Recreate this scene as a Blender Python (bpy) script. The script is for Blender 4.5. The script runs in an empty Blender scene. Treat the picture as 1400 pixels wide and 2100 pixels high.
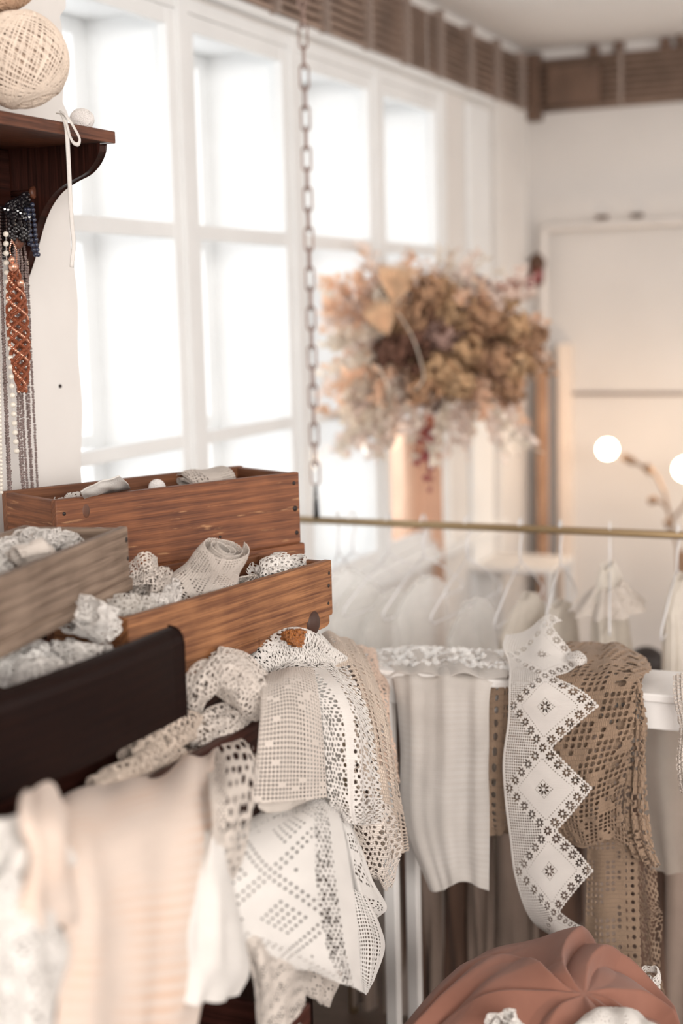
import bpy, numpy as np, math, random
from math import sin, cos, pi, radians, sqrt, atan2
from mathutils import Vector, Matrix
C = bpy.context.scene.collection
SC = bpy.context.scene

# ------------------------------------------------------------------ camera, world, light, exposure
CAM = np.array([0., 0., 1.6]); FPX = 50 / 36 * 2100
YAW, PITCH, ROLL = radians(24.8), radians(8.0), .025
FW = np.array([-sin(YAW) * cos(PITCH), cos(YAW) * cos(PITCH), -sin(PITCH)])
_r0 = np.array([cos(YAW), sin(YAW), 0]); _u0 = np.cross(_r0, FW)
RT = cos(ROLL) * _r0 - sin(ROLL) * _u0; UP = cos(ROLL) * _u0 + sin(ROLL) * _r0
cd = bpy.data.cameras.new('camera'); cam = bpy.data.objects.new('camera', cd); C.objects.link(cam)
cd.lens = 50; cd.sensor_width = 36; cd.clip_start = .02; cd.clip_end = 100
cd.dof.use_dof = True; cd.dof.focus_distance = 2.22; cd.dof.aperture_fstop = 1.9
M = Matrix(((RT[0], UP[0], -FW[0], 0), (RT[1], UP[1], -FW[1], 0), (RT[2], UP[2], -FW[2], 1.6), (0, 0, 0, 1)))
cam.matrix_world = M
SC.camera = cam
SC.view_settings.view_transform = 'Standard'; SC.view_settings.look = 'None'
SC.view_settings.gamma = 1; SC.view_settings.use_curve_mapping = False
SC.view_settings.exposure = 1.44

w = bpy.data.worlds.new('overcast_sky'); SC.world = w; w.use_nodes = True
nt = w.node_tree; nt.nodes.clear()
tc = nt.nodes.new('ShaderNodeTexCoord'); sx = nt.nodes.new('ShaderNodeSeparateXYZ')
mr = nt.nodes.new('ShaderNodeMapRange'); mr.inputs[1].default_value = -.5; mr.inputs[2].default_value = .3
mx = nt.nodes.new('ShaderNodeMix'); mx.data_type = 'RGBA'
mx.inputs[6].default_value = (.84, .85, .86, 1)      # white overcast sky outside the windows
mx.inputs[7].default_value = (.56, .50, .465, 1)        # light coming from the rest of the studio
bg = nt.nodes.new('ShaderNodeBackground'); wo = nt.nodes.new('ShaderNodeOutputWorld')
nt.links.new(tc.outputs['Generated'], sx.inputs[0]); nt.links.new(sx.outputs[0], mr.inputs[0])
nt.links.new(mr.outputs[0], mx.inputs[0]); nt.links.new(mx.outputs[2], bg.inputs[0]); nt.links.new(bg.outputs[0], wo.inputs[0])

def area(name, loc, rot, sx_, sy_, power, col):
    l = bpy.data.lights.new(name, 'AREA'); l.shape = 'RECTANGLE'; l.size = sx_; l.size_y = sy_; l.energy = power; l.color = col
    o = bpy.data.objects.new(name, l); o.location = loc; o.rotation_euler = rot; C.objects.link(o); return o
# unseen fill light added behind the camera to brighten the interior
area('studio_fill_light', (1.9, -1.6, 2.3), (radians(62), 0, radians(42)), 2.2, 1.6, 88, (1, .95, .9))

area('side_fill_light', (3.05, 3.4, 1.5), (0, radians(112), 0), 1.3, 2.4, 15, (1, .96, .92))  # added unseen fill, tilted up to brighten the ceiling and back wall

# ------------------------------------------------------------------ helpers
def Dv(x, y): return FW + (x - 700) / FPX * RT + (1050 - y) / FPX * UP
def Pd(x, y, d): return CAM + d * Dv(x, y)
def PZ(x, y, z): v = Dv(x, y); return CAM + v * (z - 1.6) / v[2]
def PX(x, y, X): v = Dv(x, y); return CAM + v * X / v[0]
def PY(x, y, Y): v = Dv(x, y); return CAM + v * Y / v[1]

def tag(o, label=None, cat=None, group=None, kind=None):
    if label: o['label'] = label
    if cat: o['category'] = cat
    if group: o['group'] = group
    if kind: o['kind'] = kind
    return o
def thing(name, label, cat, loc=(0, 0, 0), rz=0, group=None):
    o = bpy.data.objects.new(name, None); C.objects.link(o); o.empty_display_size = .05
    o.location = loc; o.rotation_euler = (0, 0, rz)
    return tag(o, label, cat, group)

class MB:
    def __init__(s): s.v = []; s.f = []; s.uv = []
    def add(s, vs, fs, uvs=None):
        b = len(s.v); s.v += [tuple(map(float, q)) for q in vs]; s.f += [tuple(b + i for i in f) for f in fs]
        s.uv += [tuple(q) for q in uvs] if uvs is not None else [(0, 0)] * len(vs)
    def box(s, x0, x1, y0, y1, z0, z1, grain='x', jit=0.0):
        # 24 verts, uv.x along the grain
        F = [((0, -1, 0), [(x0, y0, z0), (x1, y0, z0), (x1, y0, z1), (x0, y0, z1)]), ((0, 1, 0), [(x1, y1, z0), (x0, y1, z0), (x0, y1, z1), (x1, y1, z1)]),
             ((-1, 0, 0), [(x0, y1, z0), (x0, y0, z0), (x0, y0, z1), (x0, y1, z1)]), ((1, 0, 0), [(x1, y0, z0), (x1, y1, z0), (x1, y1, z1), (x1, y0, z1)]),
             ((0, 0, 1), [(x0, y0, z1), (x1, y0, z1), (x1, y1, z1), (x0, y1, z1)]), ((0, 0, -1), [(x0, y1, z0), (x1, y1, z0), (x1, y0, z0), (x0, y0, z0)])]
        V = [(a, b, c) for a in (x0, x1) for b in (y0, y1) for c in (z0, z1)]
        g = 'xyz'.index(grain); o = [i for i in range(3) if i != g]
        uv = [(q[g] + jit, q[o[0]] + q[o[1]] + jit * 3.7) for q in V]
        s.add(V, [(0, 4, 5, 1), (6, 2, 3, 7), (2, 0, 1, 3), (4, 6, 7, 5), (1, 5, 7, 3), (2, 6, 4, 0)], uv)
        return s
    def tube(s, P, r, n=8, close=False, flat=None):
        P = np.array(P, float); m = len(P); rr = np.broadcast_to(np.array(r, float), (m,)) if np.ndim(r) < 2 else r
        T = np.gradient(P, axis=0) if not close else np.roll(P, -1, 0) - np.roll(P, 1, 0)
        T /= np.linalg.norm(T, axis=1)[:, None] + 1e-12
        nrm = np.cross(T[0], (0, 0, 1.)) if abs(T[0][2]) < .9 else np.cross(T[0], (1., 0, 0)); nrm /= np.linalg.norm(nrm)
        vs = []; L = 0; uv = []
        for i in range(m):
            nrm = nrm - T[i] * np.dot(nrm, T[i]); nrm /= np.linalg.norm(nrm) + 1e-12
            b = np.cross(T[i], nrm)
            if i: L += np.linalg.norm(P[i] - P[i - 1])
            for k in range(n):
                a = 2 * pi * k / n; ca, sa = cos(a), sin(a) * (flat or 1)
                vs.append(P[i] + rr[i] * (ca * nrm + sa * b)); uv.append((L, k / n * .05))
        fs = []
        for i in range(m if close else m - 1):
            j = (i + 1) % m
            for k in range(n):
                q = (k + 1) % n; fs.append((i * n + k, i * n + q, j * n + q, j * n + k))
        if not close: fs += [tuple(range(n))[::-1], tuple((m - 1) * n + k for k in range(n))]
        s.add(vs, fs, uv); return s
    def ball(s, c, r, nu=8, nv=6, sc=(1, 1, 1), ax=None):
        vs = []; fs = []
        for j in range(nv + 1):
            t = pi * j / nv
            for i in range(nu):
                a = 2 * pi * i / nu; q = np.array((sin(t) * cos(a) * sc[0], sin(t) * sin(a) * sc[1], cos(t) * sc[2])) * r
                if ax is not None: q = ax @ q
                vs.append(np.array(c) + q)
        for j in range(nv):
            for i in range(nu):
                k = (i + 1) % nu; fs.append((j * nu + i, (j + 1) * nu + i, (j + 1) * nu + k, j * nu + k))
        s.add(vs, fs); return s
    def build(s, name, m, parent=None, smooth=True, bevel=0, seg=2):
        me = bpy.data.meshes.new(name); me.from_pydata(s.v, [], s.f)
        uvl = me.uv_layers.new(name='UVMap'); U = np.array(s.uv, 'f'); li = np.zeros(len(me.loops), 'i'); me.loops.foreach_get('vertex_index', li)
        uvl.data.foreach_set('uv', U[li].ravel())
        if smooth: me.polygons.foreach_set('use_smooth', [True] * len(me.polygons))
        me.validate(); me.update()
        o = bpy.data.objects.new(name, me); C.objects.link(o)
        if m: me.materials.append(m)
        if parent: o.parent = parent
        if bevel:
            b = o.modifiers.new('bevel', 'BEVEL'); b.width = bevel; b.segments = seg; b.limit_method = 'ANGLE'
            for p in me.polygons: p.use_smooth = False
        return o

def mesh_np(name, V, loops, starts, UVv, mat, parent=None):
    me = bpy.data.meshes.new(name)
    me.vertices.add(len(V)); me.vertices.foreach_set('co', V.astype('f').ravel())
    me.loops.add(len(loops)); me.loops.foreach_set('vertex_index', loops.astype('i'))
    me.polygons.add(len(starts)); me.polygons.foreach_set('loop_start', starts.astype('i'))
    me.update(calc_edges=True)
    me.polygons.foreach_set('use_smooth', np.ones(len(starts), bool))
    uvl = me.uv_layers.new(name='UVMap'); uvl.data.foreach_set('uv', UVv[loops].astype('f').ravel())
    me.validate(); me.update(); me.materials.append(mat)
    o = bpy.data.objects.new(name, me); C.objects.link(o)
    if parent: o.parent = parent
    return o

def cr_eval(G, s, t):
    """Catmull-Rom surface through the control points G[row][col]; s across, t down."""
    G = np.array(G, float)
    def pad(A): return np.concatenate([2 * A[:1] - A[1:2], A, 2 * A[-1:] - A[-2:-1]], 0)
    n0, n1 = G.shape[:2]
    G = pad(G); G = np.swapaxes(pad(np.swapaxes(G, 0, 1)), 0, 1)
    def wts(x, n):
        x = np.clip(x, 0, 1) * (n - 1); i = np.clip(np.floor(x).astype(int), 0, n - 2); f = x - i
        return i, [(-f + 2 * f**2 - f**3) / 2, (2 - 5 * f**2 + 3 * f**3) / 2, (f + 4 * f**2 - 3 * f**3) / 2, (-f**2 + f**3) / 2]
    i, wi = wts(t, n0); j, wj = wts(s, n1)
    out = 0
    for a in range(4):
        for b in range(4): out = out + (wi[a] * wj[b])[..., None] * G[i + a, j + b]
    return out

def wob(seed, n=5, f0=1.0, f1=4.0, vert=.35):
    rs = np.random.RandomState(int(seed * 10)); W = []
    for k in range(n):
        W.append((rs.uniform(f0, f1) * 2 * pi, rs.uniform(-f1, f1) * vert * 2 * pi, rs.uniform(0, 6.28), 1 / (1 + k * .5)))
    def f(s, t):
        o = 0
        for a, b, p_, w_ in W: o = o + w_ * np.sin(a * s + b * t + p_)
        return o / 2
    return f

def cloth(name, mp, Wm, Hm, res, field, mat, wr=None, amp=0., thick=.0011, parent=None, wr2=None, amp2=0.):
    """mp(s,t)->xyz; Wm x Hm the sheet's size in mm; res the grid step in mm; field(u,v) > 0 where there is thread."""
    nu, nv = max(3, int(Wm / res)), max(3, int(Hm / res))
    su = np.linspace(0, 1, nu + 1); tv = np.linspace(0, 1, nv + 1)
    S, T = np.meshgrid(su, tv)
    if field is None: F = np.ones_like(S)
    else: F = field(S * Wm, T * Hm)
    ins = F > 0; NU = nu + 1; NV = nv + 1
    cid = np.arange(NU * NV).reshape(NV, NU)
    # edge crossing points
    def cross(Fa, Fb, a, b):
        k = np.clip(Fa / np.where(np.abs(Fa - Fb) < 1e-9, 1, Fa - Fb), .06, .94); return a + (b - a) * k
    hs = cross(F[:, :-1], F[:, 1:], S[:, :-1], S[:, 1:]); ht = T[:, :-1]
    vs_ = S[:-1, :]; vt = cross(F[:-1, :], F[1:, :], T[:-1, :], T[1:, :])
    o1 = NU * NV; hid = o1 + np.arange(NV * nu).reshape(NV, nu); o2 = o1 + NV * nu; vid = o2 + np.arange(nv * NU).reshape(nv, NU)
    AS = np.concatenate([S.ravel(), hs.ravel(), vs_.ravel()]); AT = np.concatenate([T.ravel(), ht.ravel(), vt.ravel()])
    a, b, c, d = cid[:-1, :-1], cid[:-1, 1:], cid[1:, 1:], cid[1:, :-1]
    ia, ib, ic, idd = ins[:-1, :-1], ins[:-1, 1:], ins[1:, 1:], ins[1:, :-1]
    slots = np.stack([a, hid[:-1], b, vid[:, 1:], c, hid[1:], d, vid[:, :-1]], -1).reshape(-1, 8)
    msk = np.stack([ia, ia != ib, ib, ib != ic, ic, ic != idd, idd, idd != ia], -1).reshape(-1, 8)
    cnt = msk.sum(1); keep = cnt >= 3; slots = slots[keep]; msk = msk[keep]; cnt = cnt[keep]
    loops = slots[msk]; starts = np.concatenate([[0], np.cumsum(cnt)[:-1]])
    used, inv = np.unique(loops, return_inverse=True)
    s, t = AS[used], AT[used]
    V = mp(s, t)
    if wr is not None or wr2 is not None:
        e = 2e-3
        du = mp(np.clip(s + e, 0, 1), t) - mp(np.clip(s - e, 0, 1), t); dv = mp(s, np.clip(t + e, 0, 1)) - mp(s, np.clip(t - e, 0, 1))
        N = np.cross(du, dv); N /= np.linalg.norm(N, axis=1)[:, None] + 1e-12
        dd = 0
        if wr is not None: dd = dd + amp * wr(s, t)
        if wr2 is not None: dd = dd + amp2 * wr2(s, t)
        V = V + N * dd[:, None]
    UVv = np.stack([s * Wm / 100, t * Hm / 100], 1)
    o = mesh_np(name, V, inv.ravel(), starts, UVv, mat, parent)
    if thick:
        m = o.modifiers.new('thickness', 'SOLIDIFY'); m.thickness = thick; m.offset = 0
    return o

def grid(rows, mode='X'):
    """rows of (px, py, value): the point of the photograph at that depth plane."""
    fn = {'X': PX, 'Y': PY, 'Z': PZ, 'd': Pd}[mode]
    return [[fn(*q) for q in r] for r in rows]
def ctrl(rows, mode='X'):
    G = grid(rows, mode); return lambda s, t: cr_eval(G, s, t)

# ------------------------------------------------------------------ lace patterns (mm)
def f_filet(c=4., r=1.25, mask=None, cy=None, p=3.):
    cy = cy or c
    def f(u, v):
        i = np.floor(u / c); j = np.floor(v / cy); du = np.abs(u - (i + .5) * c); dv = np.abs(v - (j + .5) * cy) * c / cy
        d = (du**p + dv**p)**(1 / p) - r
        if mask is not None: d = np.where(mask(i, j), d, .6)
        return np.minimum(d, .6)
    return f
def hsh(i, j, k=0): 
    x = np.sin(i * 127.1 + j * 311.7 + k * 74.7) * 43758.5453
    return x - np.floor(x)
def f_net(c=5., r=1.7, jit=.35, seed=0, mask=None, ky=1.):
    def f(u, v):
        v = v / ky; h = c * .87; out = np.full(u.shape, .7)
        j0 = np.floor(v / h)
        for dj in (-1, 0, 1):
            j = j0 + dj; off = (j % 2) * .5
            i0 = np.floor(u / c - off)
            for di in (-1, 0, 1):
                i = i0 + di
                cx = (i + .5 + off + jit * (hsh(i, j, seed) - .5)) * c; cy_ = (j + .5 + jit * (hsh(i, j, seed + 1) - .5)) * h
                rr = r * (.7 + .6 * hsh(i, j, seed + 2))
                if mask is not None: rr = np.where(mask(cx, cy_ * ky), rr, -1)
                out = np.minimum(out, np.sqrt((u - cx)**2 + (v - cy_)**2) - rr)
        return out
    return f
def daisy(du, dv, R, n=8, w=.72):
    rho = np.sqrt(du**2 + dv**2); th = np.arctan2(dv, du); k = 2 * pi / n; tm = np.mod(th, k) - k / 2
    x = rho * np.cos(tm) - .62 * R; y = rho * np.sin(tm); b = .62 * R * sin(k / 2) * w
    return (np.sqrt((x / (.36 * R))**2 + (y / b)**2) - 1) * b
def f_edging(T=123., u0=72., D=12.3, left_filet=True):
    def f(u, v):
        du = u - u0; dv = np.mod(v + T / 2, T) - T / 2; a = np.abs(du); b = np.abs(dv); L = a + b
        o = np.full(u.shape, .7)
        k = np.clip(np.round((a - b + T / 2) / 2 / D), 0, 5)
        o = np.minimum(o, daisy(a - k * D, b - (T / 2 - k * D), 7.5, 8, .82))
        o = np.minimum(o, daisy(du, dv, 9.5, 8))
        def dots(Lr, st, r):
            m = np.round((a - b) / 2 / (st / 2)) * st / 2
            return np.sqrt((a - (Lr / 2 + m))**2 + (b - (Lr / 2 - m))**2) - r
        o = np.minimum(o, np.where((a - b)**2 < (14.5)**2, dots(14, 4.6, .85), .7))
        o = np.minimum(o, np.where(np.abs(a - b) < 46, dots(46.5, 6.15, .9), .7))
        o = np.minimum(o, np.where((L > 66) & (du > 0), dots(T / 2 + 9.5, 6.15, 1.25), .7))
        fil = f_filet(4.1, 1.4)(u, v)
        o = np.where((du < 0) & (L > T / 2 + 8) & (u > 2.5), np.minimum(o, fil), o)
        al = (a - b)
        edge = (T / 2 + 12.0 + 3.2 * np.abs(np.cos(al * pi / 9.)) - L) * .7
        o = np.where(du > 0, np.minimum(o, np.where(edge < .7, edge, o)), o)
        return np.minimum(o, u - .3)
    return f
def edge_scallop(f, W, H, per=12., amp=4., sides='b', zig=False):
    def g(u, v):
        o = f(u, v) if f is not None else np.full(u.shape, .7)
        def sh(x): 
            q = np.abs(np.mod(x / per, 1) - .5) * 2
            return (q if zig else 1 - np.sqrt(np.clip(1 - q**2, 0, 1))) * amp
        if 'b' in sides: o = np.minimum(o, (H - v) - sh(u))
        if 't' in sides: o = np.minimum(o, v - sh(u))
        if 'r' in sides: o = np.minimum(o, (W - u) - sh(v))
        if 'l' in sides: o = np.minimum(o, u - sh(v))
        return o
    return g
def f_mix(regions, default=None):
    """regions: list of (test(u,v), field)"""
    def f(u, v):
        o = default(u, v) if default else np.full(u.shape, .7)
        for tst, ff in regions:
            m = tst(u, v); o = np.where(m, np.minimum(ff(u, v), .7), o)
        return o
    return f

# ------------------------------------------------------------------ materials
def newmat(name):
    m = bpy.data.materials.new(name); m.use_nodes = True; nt = m.node_tree
    return m, nt, nt.nodes['Principled BSDF'], nt.nodes['Material Output']
def N(nt, t, **k):
    n = nt.nodes.new('ShaderNode' + t)
    for a, b in k.items(): setattr(n, a, b)
    return n
def c4(c): return (c[0], c[1], c[2], 1)
def mplain(name, col, rough=.6, metal=0., var=.06, scale=8., bump=0., emit=None, spec=.5, detail=6):
    m, nt, b, o = newmat(name); L = nt.links.new
    tc = N(nt, 'TexCoord'); no = N(nt, 'TexNoise'); no.inputs['Scale'].default_value = scale; no.inputs['Detail'].default_value = detail
    L(tc.outputs['Object'], no.inputs['Vector'])
    r = N(nt, 'ValToRGB'); r.color_ramp.elements[0].position = .3; r.color_ramp.elements[1].position = .7
    r.color_ramp.elements[0].color = c4([x * (1 - var) for x in col]); r.color_ramp.elements[1].color = c4([min(1, x * (1 + var)) for x in col])
    L(no.outputs['Fac'], r.inputs[0]); L(r.outputs[0], b.inputs['Base Color'])
    b.inputs['Roughness'].default_value = rough; b.inputs['Metallic'].default_value = metal; b.inputs['Specular IOR Level'].default_value = spec
    if bump:
        bp = N(nt, 'Bump'); bp.inputs['Strength'].default_value = bump; bp.inputs['Distance'].default_value = .01
        L(no.outputs['Fac'], bp.inputs['Height']); L(bp.outputs[0], b.inputs['Normal'])
    return m
def mwood(name, dark, light, ring=9., rough=.55, spec=.4, knots=True, wear=None):
    m, nt, b, o = newmat(name); L = nt.links.new
    uv = N(nt, 'UVMap'); mp = N(nt, 'Mapping'); mp.inputs['Scale'].default_value = (1.3, 9, 1); L(uv.outputs[0], mp.inputs[0])
    n0 = N(nt, 'TexNoise'); n0.inputs['Scale'].default_value = 2.2; n0.inputs['Detail'].default_value = 3; L(mp.outputs[0], n0.inputs['Vector'])
    mul = N(nt, 'Math', operation='MULTIPLY'); mul.inputs[1].default_value = ring; L(n0.outputs['Fac'], mul.inputs[0])
    sep = N(nt, 'SeparateXYZ'); L(uv.outputs[0], sep.inputs[0])
    my = N(nt, 'Math', operation='MULTIPLY_ADD'); my.inputs[1].default_value = 105.; L(sep.outputs[1], my.inputs[0]); L(mul.outputs[0], my.inputs[2])
    fr = N(nt, 'Math', operation='SINE'); m6 = N(nt, 'Math', operation='MULTIPLY'); m6.inputs[1].default_value = 4.; L(my.outputs[0], m6.inputs[0]); L(m6.outputs[0], fr.inputs[0])
    mp2 = N(nt, 'Mapping'); mp2.inputs['Scale'].default_value = (6, 160, 1); L(uv.outputs[0], mp2.inputs[0])
    n2 = N(nt, 'TexNoise'); n2.inputs['Scale'].default_value = 2.; n2.inputs['Detail'].default_value = 8; L(mp2.outputs[0], n2.inputs['Vector'])
    n3 = N(nt, 'TexNoise'); n3.inputs['Scale'].default_value = 9.; n3.inputs['Detail'].default_value = 6; L(uv.outputs[0], n3.inputs['Vector'])
    s1 = N(nt, 'Math', operation='MULTIPLY_ADD'); s1.inputs[1].default_value = .10; L(fr.outputs[0], s1.inputs[0]); L(n2.outputs['Fac'], s1.inputs[2])
    s2 = N(nt, 'Math', operation='MULTIPLY_ADD'); s2.inputs[1].default_value = 1.0; s2.inputs[2].default_value = -.5; L(n3.outputs['Fac'], s2.inputs[0])
    s3 = N(nt, 'Math', operation='ADD'); L(s1.outputs[0], s3.inputs[0]); L(s2.outputs[0], s3.inputs[1])
    r = N(nt, 'ValToRGB'); e = r.color_ramp.elements; e[0].position = .22; e[1].position = .8; e[0].color = c4(dark); e[1].color = c4(light)
    q = e.new(.5); q.color = c4([(a * .55 + c_ * .45) for a, c_ in zip(dark, light)])
    L(s3.outputs[0], r.inputs[0])
    last = r.outputs[0]
    if wear:
        n4 = N(nt, 'TexNoise'); n4.inputs['Scale'].default_value = 30.; n4.inputs['Detail'].default_value = 9; mp4 = N(nt, 'Mapping'); mp4.inputs['Scale'].default_value = (.4, 3, 1)
        L(uv.outputs[0], mp4.inputs[0]); L(mp4.outputs[0], n4.inputs['Vector'])
        rr = N(nt, 'ValToRGB'); rr.color_ramp.elements[0].position = .62; rr.color_ramp.elements[1].position = .72; L(n4.outputs['Fac'], rr.inputs[0])
        mx = N(nt, 'Mix', data_type='RGBA'); mx.inputs[7].default_value = c4(wear); L(rr.outputs[0], mx.inputs[0]); L(last, mx.inputs[6]); last = mx.outputs[2]
    L(last, b.inputs['Base Color'])
    b.inputs['Roughness'].default_value = rough; b.inputs['Specular IOR Level'].default_value = spec
    bp = N(nt, 'Bump'); bp.inputs['Strength'].default_value = .25; bp.inputs['Distance'].default_value = .002; L(s1.outputs[0], bp.inputs['Height']); L(bp.outputs[0], b.inputs['Normal'])
    return m
def mcloth(name, col, pu=1.6, pv=2.4, bump=.5, trans=.16, alpha=1., rough=.9, var=.05, dist=.0012, stripe=None, sheen=.15, brick=False):
    """woven or crocheted thread: stitch columns pu mm and rows pv mm apart"""
    m, nt, b, o = newmat(name); L = nt.links.new
    uv = N(nt, 'UVMap')
    no = N(nt, 'TexNoise'); no.inputs['Scale'].default_value = 2.2; no.inputs['Detail'].default_value = 5; L(uv.outputs[0], no.inputs['Vector'])
    r = N(nt, 'ValToRGB'); r.color_ramp.elements[0].position = .3; r.color_ramp.elements[1].position = .7
    r.color_ramp.elements[0].color = c4([x * (1 - var) for x in col]); r.color_ramp.elements[1].color = c4([min(1, x * (1 + var)) for x in col])
    L(no.outputs['Fac'], r.inputs[0]); last = r.outputs[0]
    if stripe:
        wv = N(nt, 'TexWave', bands_direction='Y'); wv.inputs['Scale'].default_value = 3.14 / stripe[0]; wv.inputs['Distortion'].default_value = .6
        L(uv.outputs[0], wv.inputs['Vector']); mx = N(nt, 'Mix', data_type='RGBA'); mx.inputs[7].default_value = c4(stripe[1])
        n7 = N(nt, 'TexNoise'); n7.inputs['Scale'].default_value = 1.1; L(uv.outputs[0], n7.inputs['Vector'])
        rp = N(nt, 'MapRange'); rp.inputs[1].default_value = .42; rp.inputs[2].default_value = .66; L(n7.outputs['Fac'], rp.inputs[0]); mm = N(nt, 'Math', operation='MULTIPLY'); L(wv.outputs['Fac'], mm.inputs[0]); L(rp.outputs[0], mm.inputs[1]); L(mm.outputs[0], mx.inputs[0]); L(last, mx.inputs[6]); last = mx.outputs[2]
    L(last, b.inputs['Base Color']); b.inputs['Roughness'].default_value = rough; b.inputs['Specular IOR Level'].default_value = .2
    b.inputs['Sheen Weight'].default_value = sheen
    w1 = N(nt, 'TexWave', bands_direction='X'); w1.inputs['Scale'].default_value = 31.4 / pu * .1 * 1.; w1.inputs['Distortion'].default_value = 1.2; w1.inputs['Detail Scale'].default_value = 3
    w2 = N(nt, 'TexWave', bands_direction='Y'); w2.inputs['Scale'].default_value = 31.4 / pv * .1 * 1.; w2.inputs['Distortion'].default_value = 1.2; w2.inputs['Detail Scale'].default_value = 3
    w1.inputs['Scale'].default_value = 31.4 / pu; w2.inputs['Scale'].default_value = 31.4 / pv
    L(uv.outputs[0], w1.inputs['Vector']); L(uv.outputs[0], w2.inputs['Vector'])
    ad = N(nt, 'Math', operation='ADD'); L(w1.outputs['Fac'], ad.inputs[0]); L(w2.outputs['Fac'], ad.inputs[1])
    bp = N(nt, 'Bump'); bp.inputs['Strength'].default_value = bump; bp.inputs['Distance'].default_value = dist
    hgt = ad.outputs[0]
    if brick:
        bt = N(nt, 'TexBrick'); bt.inputs['Scale'].default_value = 1.; bt.inputs['Brick Width'].default_value = pu / 100; bt.inputs['Row Height'].default_value = pv / 100
        bt.inputs['Mortar Size'].default_value = .0065; bt.inputs['Mortar Smooth'].default_value = 1.; bt.inputs['Color1'].default_value = (1, 1, 1, 1); bt.inputs['Color2'].default_value = (.7, .7, .7, 1); bt.inputs['Mortar'].default_value = (0, 0, 0, 1)
        nd = N(nt, 'TexNoise'); nd.inputs['Scale'].default_value = 9.; L(uv.outputs[0], nd.inputs['Vector']); va = N(nt, 'VectorMath', operation='MULTIPLY_ADD'); va.inputs[1].default_value = (.05, .05, 0)
        L(nd.outputs['Color'], va.inputs[0]); L(uv.outputs[0], va.inputs[2]); L(va.outputs[0], bt.inputs['Vector']); hgt = bt.outputs['Color']
    L(hgt, bp.inputs['Height']); L(bp.outputs[0], b.inputs['Normal'])
    tr = N(nt, 'BsdfTranslucent'); L(last, tr.inputs[0]); ms = N(nt, 'MixShader'); ms.inputs[0].default_value = trans
    L(b.outputs[0], ms.inputs[1]); L(tr.outputs[0], ms.inputs[2]); out = ms.outputs[0]
    if alpha < 1:
        tp = N(nt, 'BsdfTransparent'); m2 = N(nt, 'MixShader'); m2.inputs[0].default_value = alpha
        L(tp.outputs[0], m2.inputs[1]); L(out, m2.inputs[2]); out = m2.outputs[0]
    L(out, o.inputs[0]); return m

WHITE_WALL = mplain('white_plaster', (.76, .735, .71), .85, var=.05, scale=3, bump=.25)
BACK_WALL = mplain('back_plaster', (.72, .69, .665), .85, var=.05, scale=2, bump=.2)
CEIL = mplain('ceiling_paint', (.94, .93, .92), .9, var=.03, scale=2)
FRAME = mplain('window_paint', (.85, .86, .86), .5, var=.03, scale=6)
FLOOR = mwood('floor_boards', (.05, .03, .02), (.11, .07, .05))
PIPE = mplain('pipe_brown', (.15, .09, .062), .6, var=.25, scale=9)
PIPE2 = mplain('pipe_tan', (.33, .235, .185), .5, var=.3, scale=9)
CLAMP = mplain('clamp_grey', (.30, .235, .20), .6)
PIPE_W = mplain('pipe_white', (.74, .70, .67), .5, var=.06)
WOOD_A = mwood('pine_orange', (.085, .026, .011), (.27, .10, .040), 2.4, wear=(.5, .27, .13))
WOOD_C = mwood('pine_honey', (.10, .032, .012), (.37, .165, .068), 3.0)
WOOD_B = mwood('pine_grey', (.11, .072, .05), (.30, .22, .165), 2.4)
WOOD_IN = mwood('pine_inside', (.10, .035, .015), (.22, .09, .04), 2.5)
MAHOG = mwood('mahogany_dark', (.008, .0035, .003), (.013, .005, .0035), 2, rough=.45, spec=.08)
MAHOG_IN = mwood('mahogany_inside', (.07, .018, .008), (.20, .06, .03), 6)
SHELFW = mwood('mahogany_shelf', (.010, .003, .002), (.040, .012, .008), 2, rough=.35, spec=.2)
SHELFTOP = mwood('mahogany_edge', (.06, .020, .011), (.20, .075, .04), 2.5, rough=.4)
NAIL = mplain('nail_iron', (.02, .012, .01), .6)
BRASS = mplain('old_brass', (.34, .24, .13), .45, .6)
CHAINM = mplain('chain_bronze', (.30, .21, .18), .45, .6, var=.2, scale=60)
WIRE = mplain('wire_white', (.78, .77, .78), .35, .1)
PAINT = mplain('console_paint', (.80, .78, .76), .45, var=.03)
LACE_W = mcloth('cotton_white', (.84, .80, .76), 1.5, 2.2, .5)
LACE_C = mcloth('cotton_cream', (.81, .73, .66), 1.8, 2.6, .7)
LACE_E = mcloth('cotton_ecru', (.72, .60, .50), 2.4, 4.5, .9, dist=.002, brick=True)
LACE_B = mcloth('cotton_brown', (.36, .252, .175), 2.6, 7, .7, trans=.12, dist=.003, var=.12, brick=True)
LACE_P = mcloth('cotton_peach', (.79, .60, .48), 2., 2., .4)
LACE_O = mcloth('wool_orange', (.62, .22, .05), 2., 2.4, 1., dist=.002)
KNIT_P = mcloth('knit_peach', (.80, .675, .59), 2., 2.6, .5, trans=.15, stripe=(1.1, (.77, .56, .43)))
LINEN = mcloth('linen_white', (.84, .81, .775), .9, 1.4, .4)
SHEER = mcloth('organza_white', (.88, .85, .81), 1.4, 5., .4, trans=.5, alpha=.55)
STRIPE = mcloth('voile_striped', (.86, .82, .78), 1., 3., .35, trans=.4, alpha=.8, stripe=(.8, (.92, .89, .86)))
TULLE = mcloth('tulle_cream', (.88, .80, .71), 1.5, 2., .3, trans=.5, alpha=.5)
GARM = mcloth('garment_white', (.95, .93, .90), 1.2, 1.2, .2, trans=.5, alpha=.45)
GARM2 = mcloth('garment_cream', (.86, .80, .72), 1.2, 1.2, .3, trans=.3, alpha=.9)
TERRA = mcloth('chiffon_terracotta', (.32, .145, .102), .6, .6, .12, trans=.22, rough=.6, var=.04)
PEACHG = mplain('peach_fabric', (.82, .55, .40), .9, var=.08)

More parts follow.
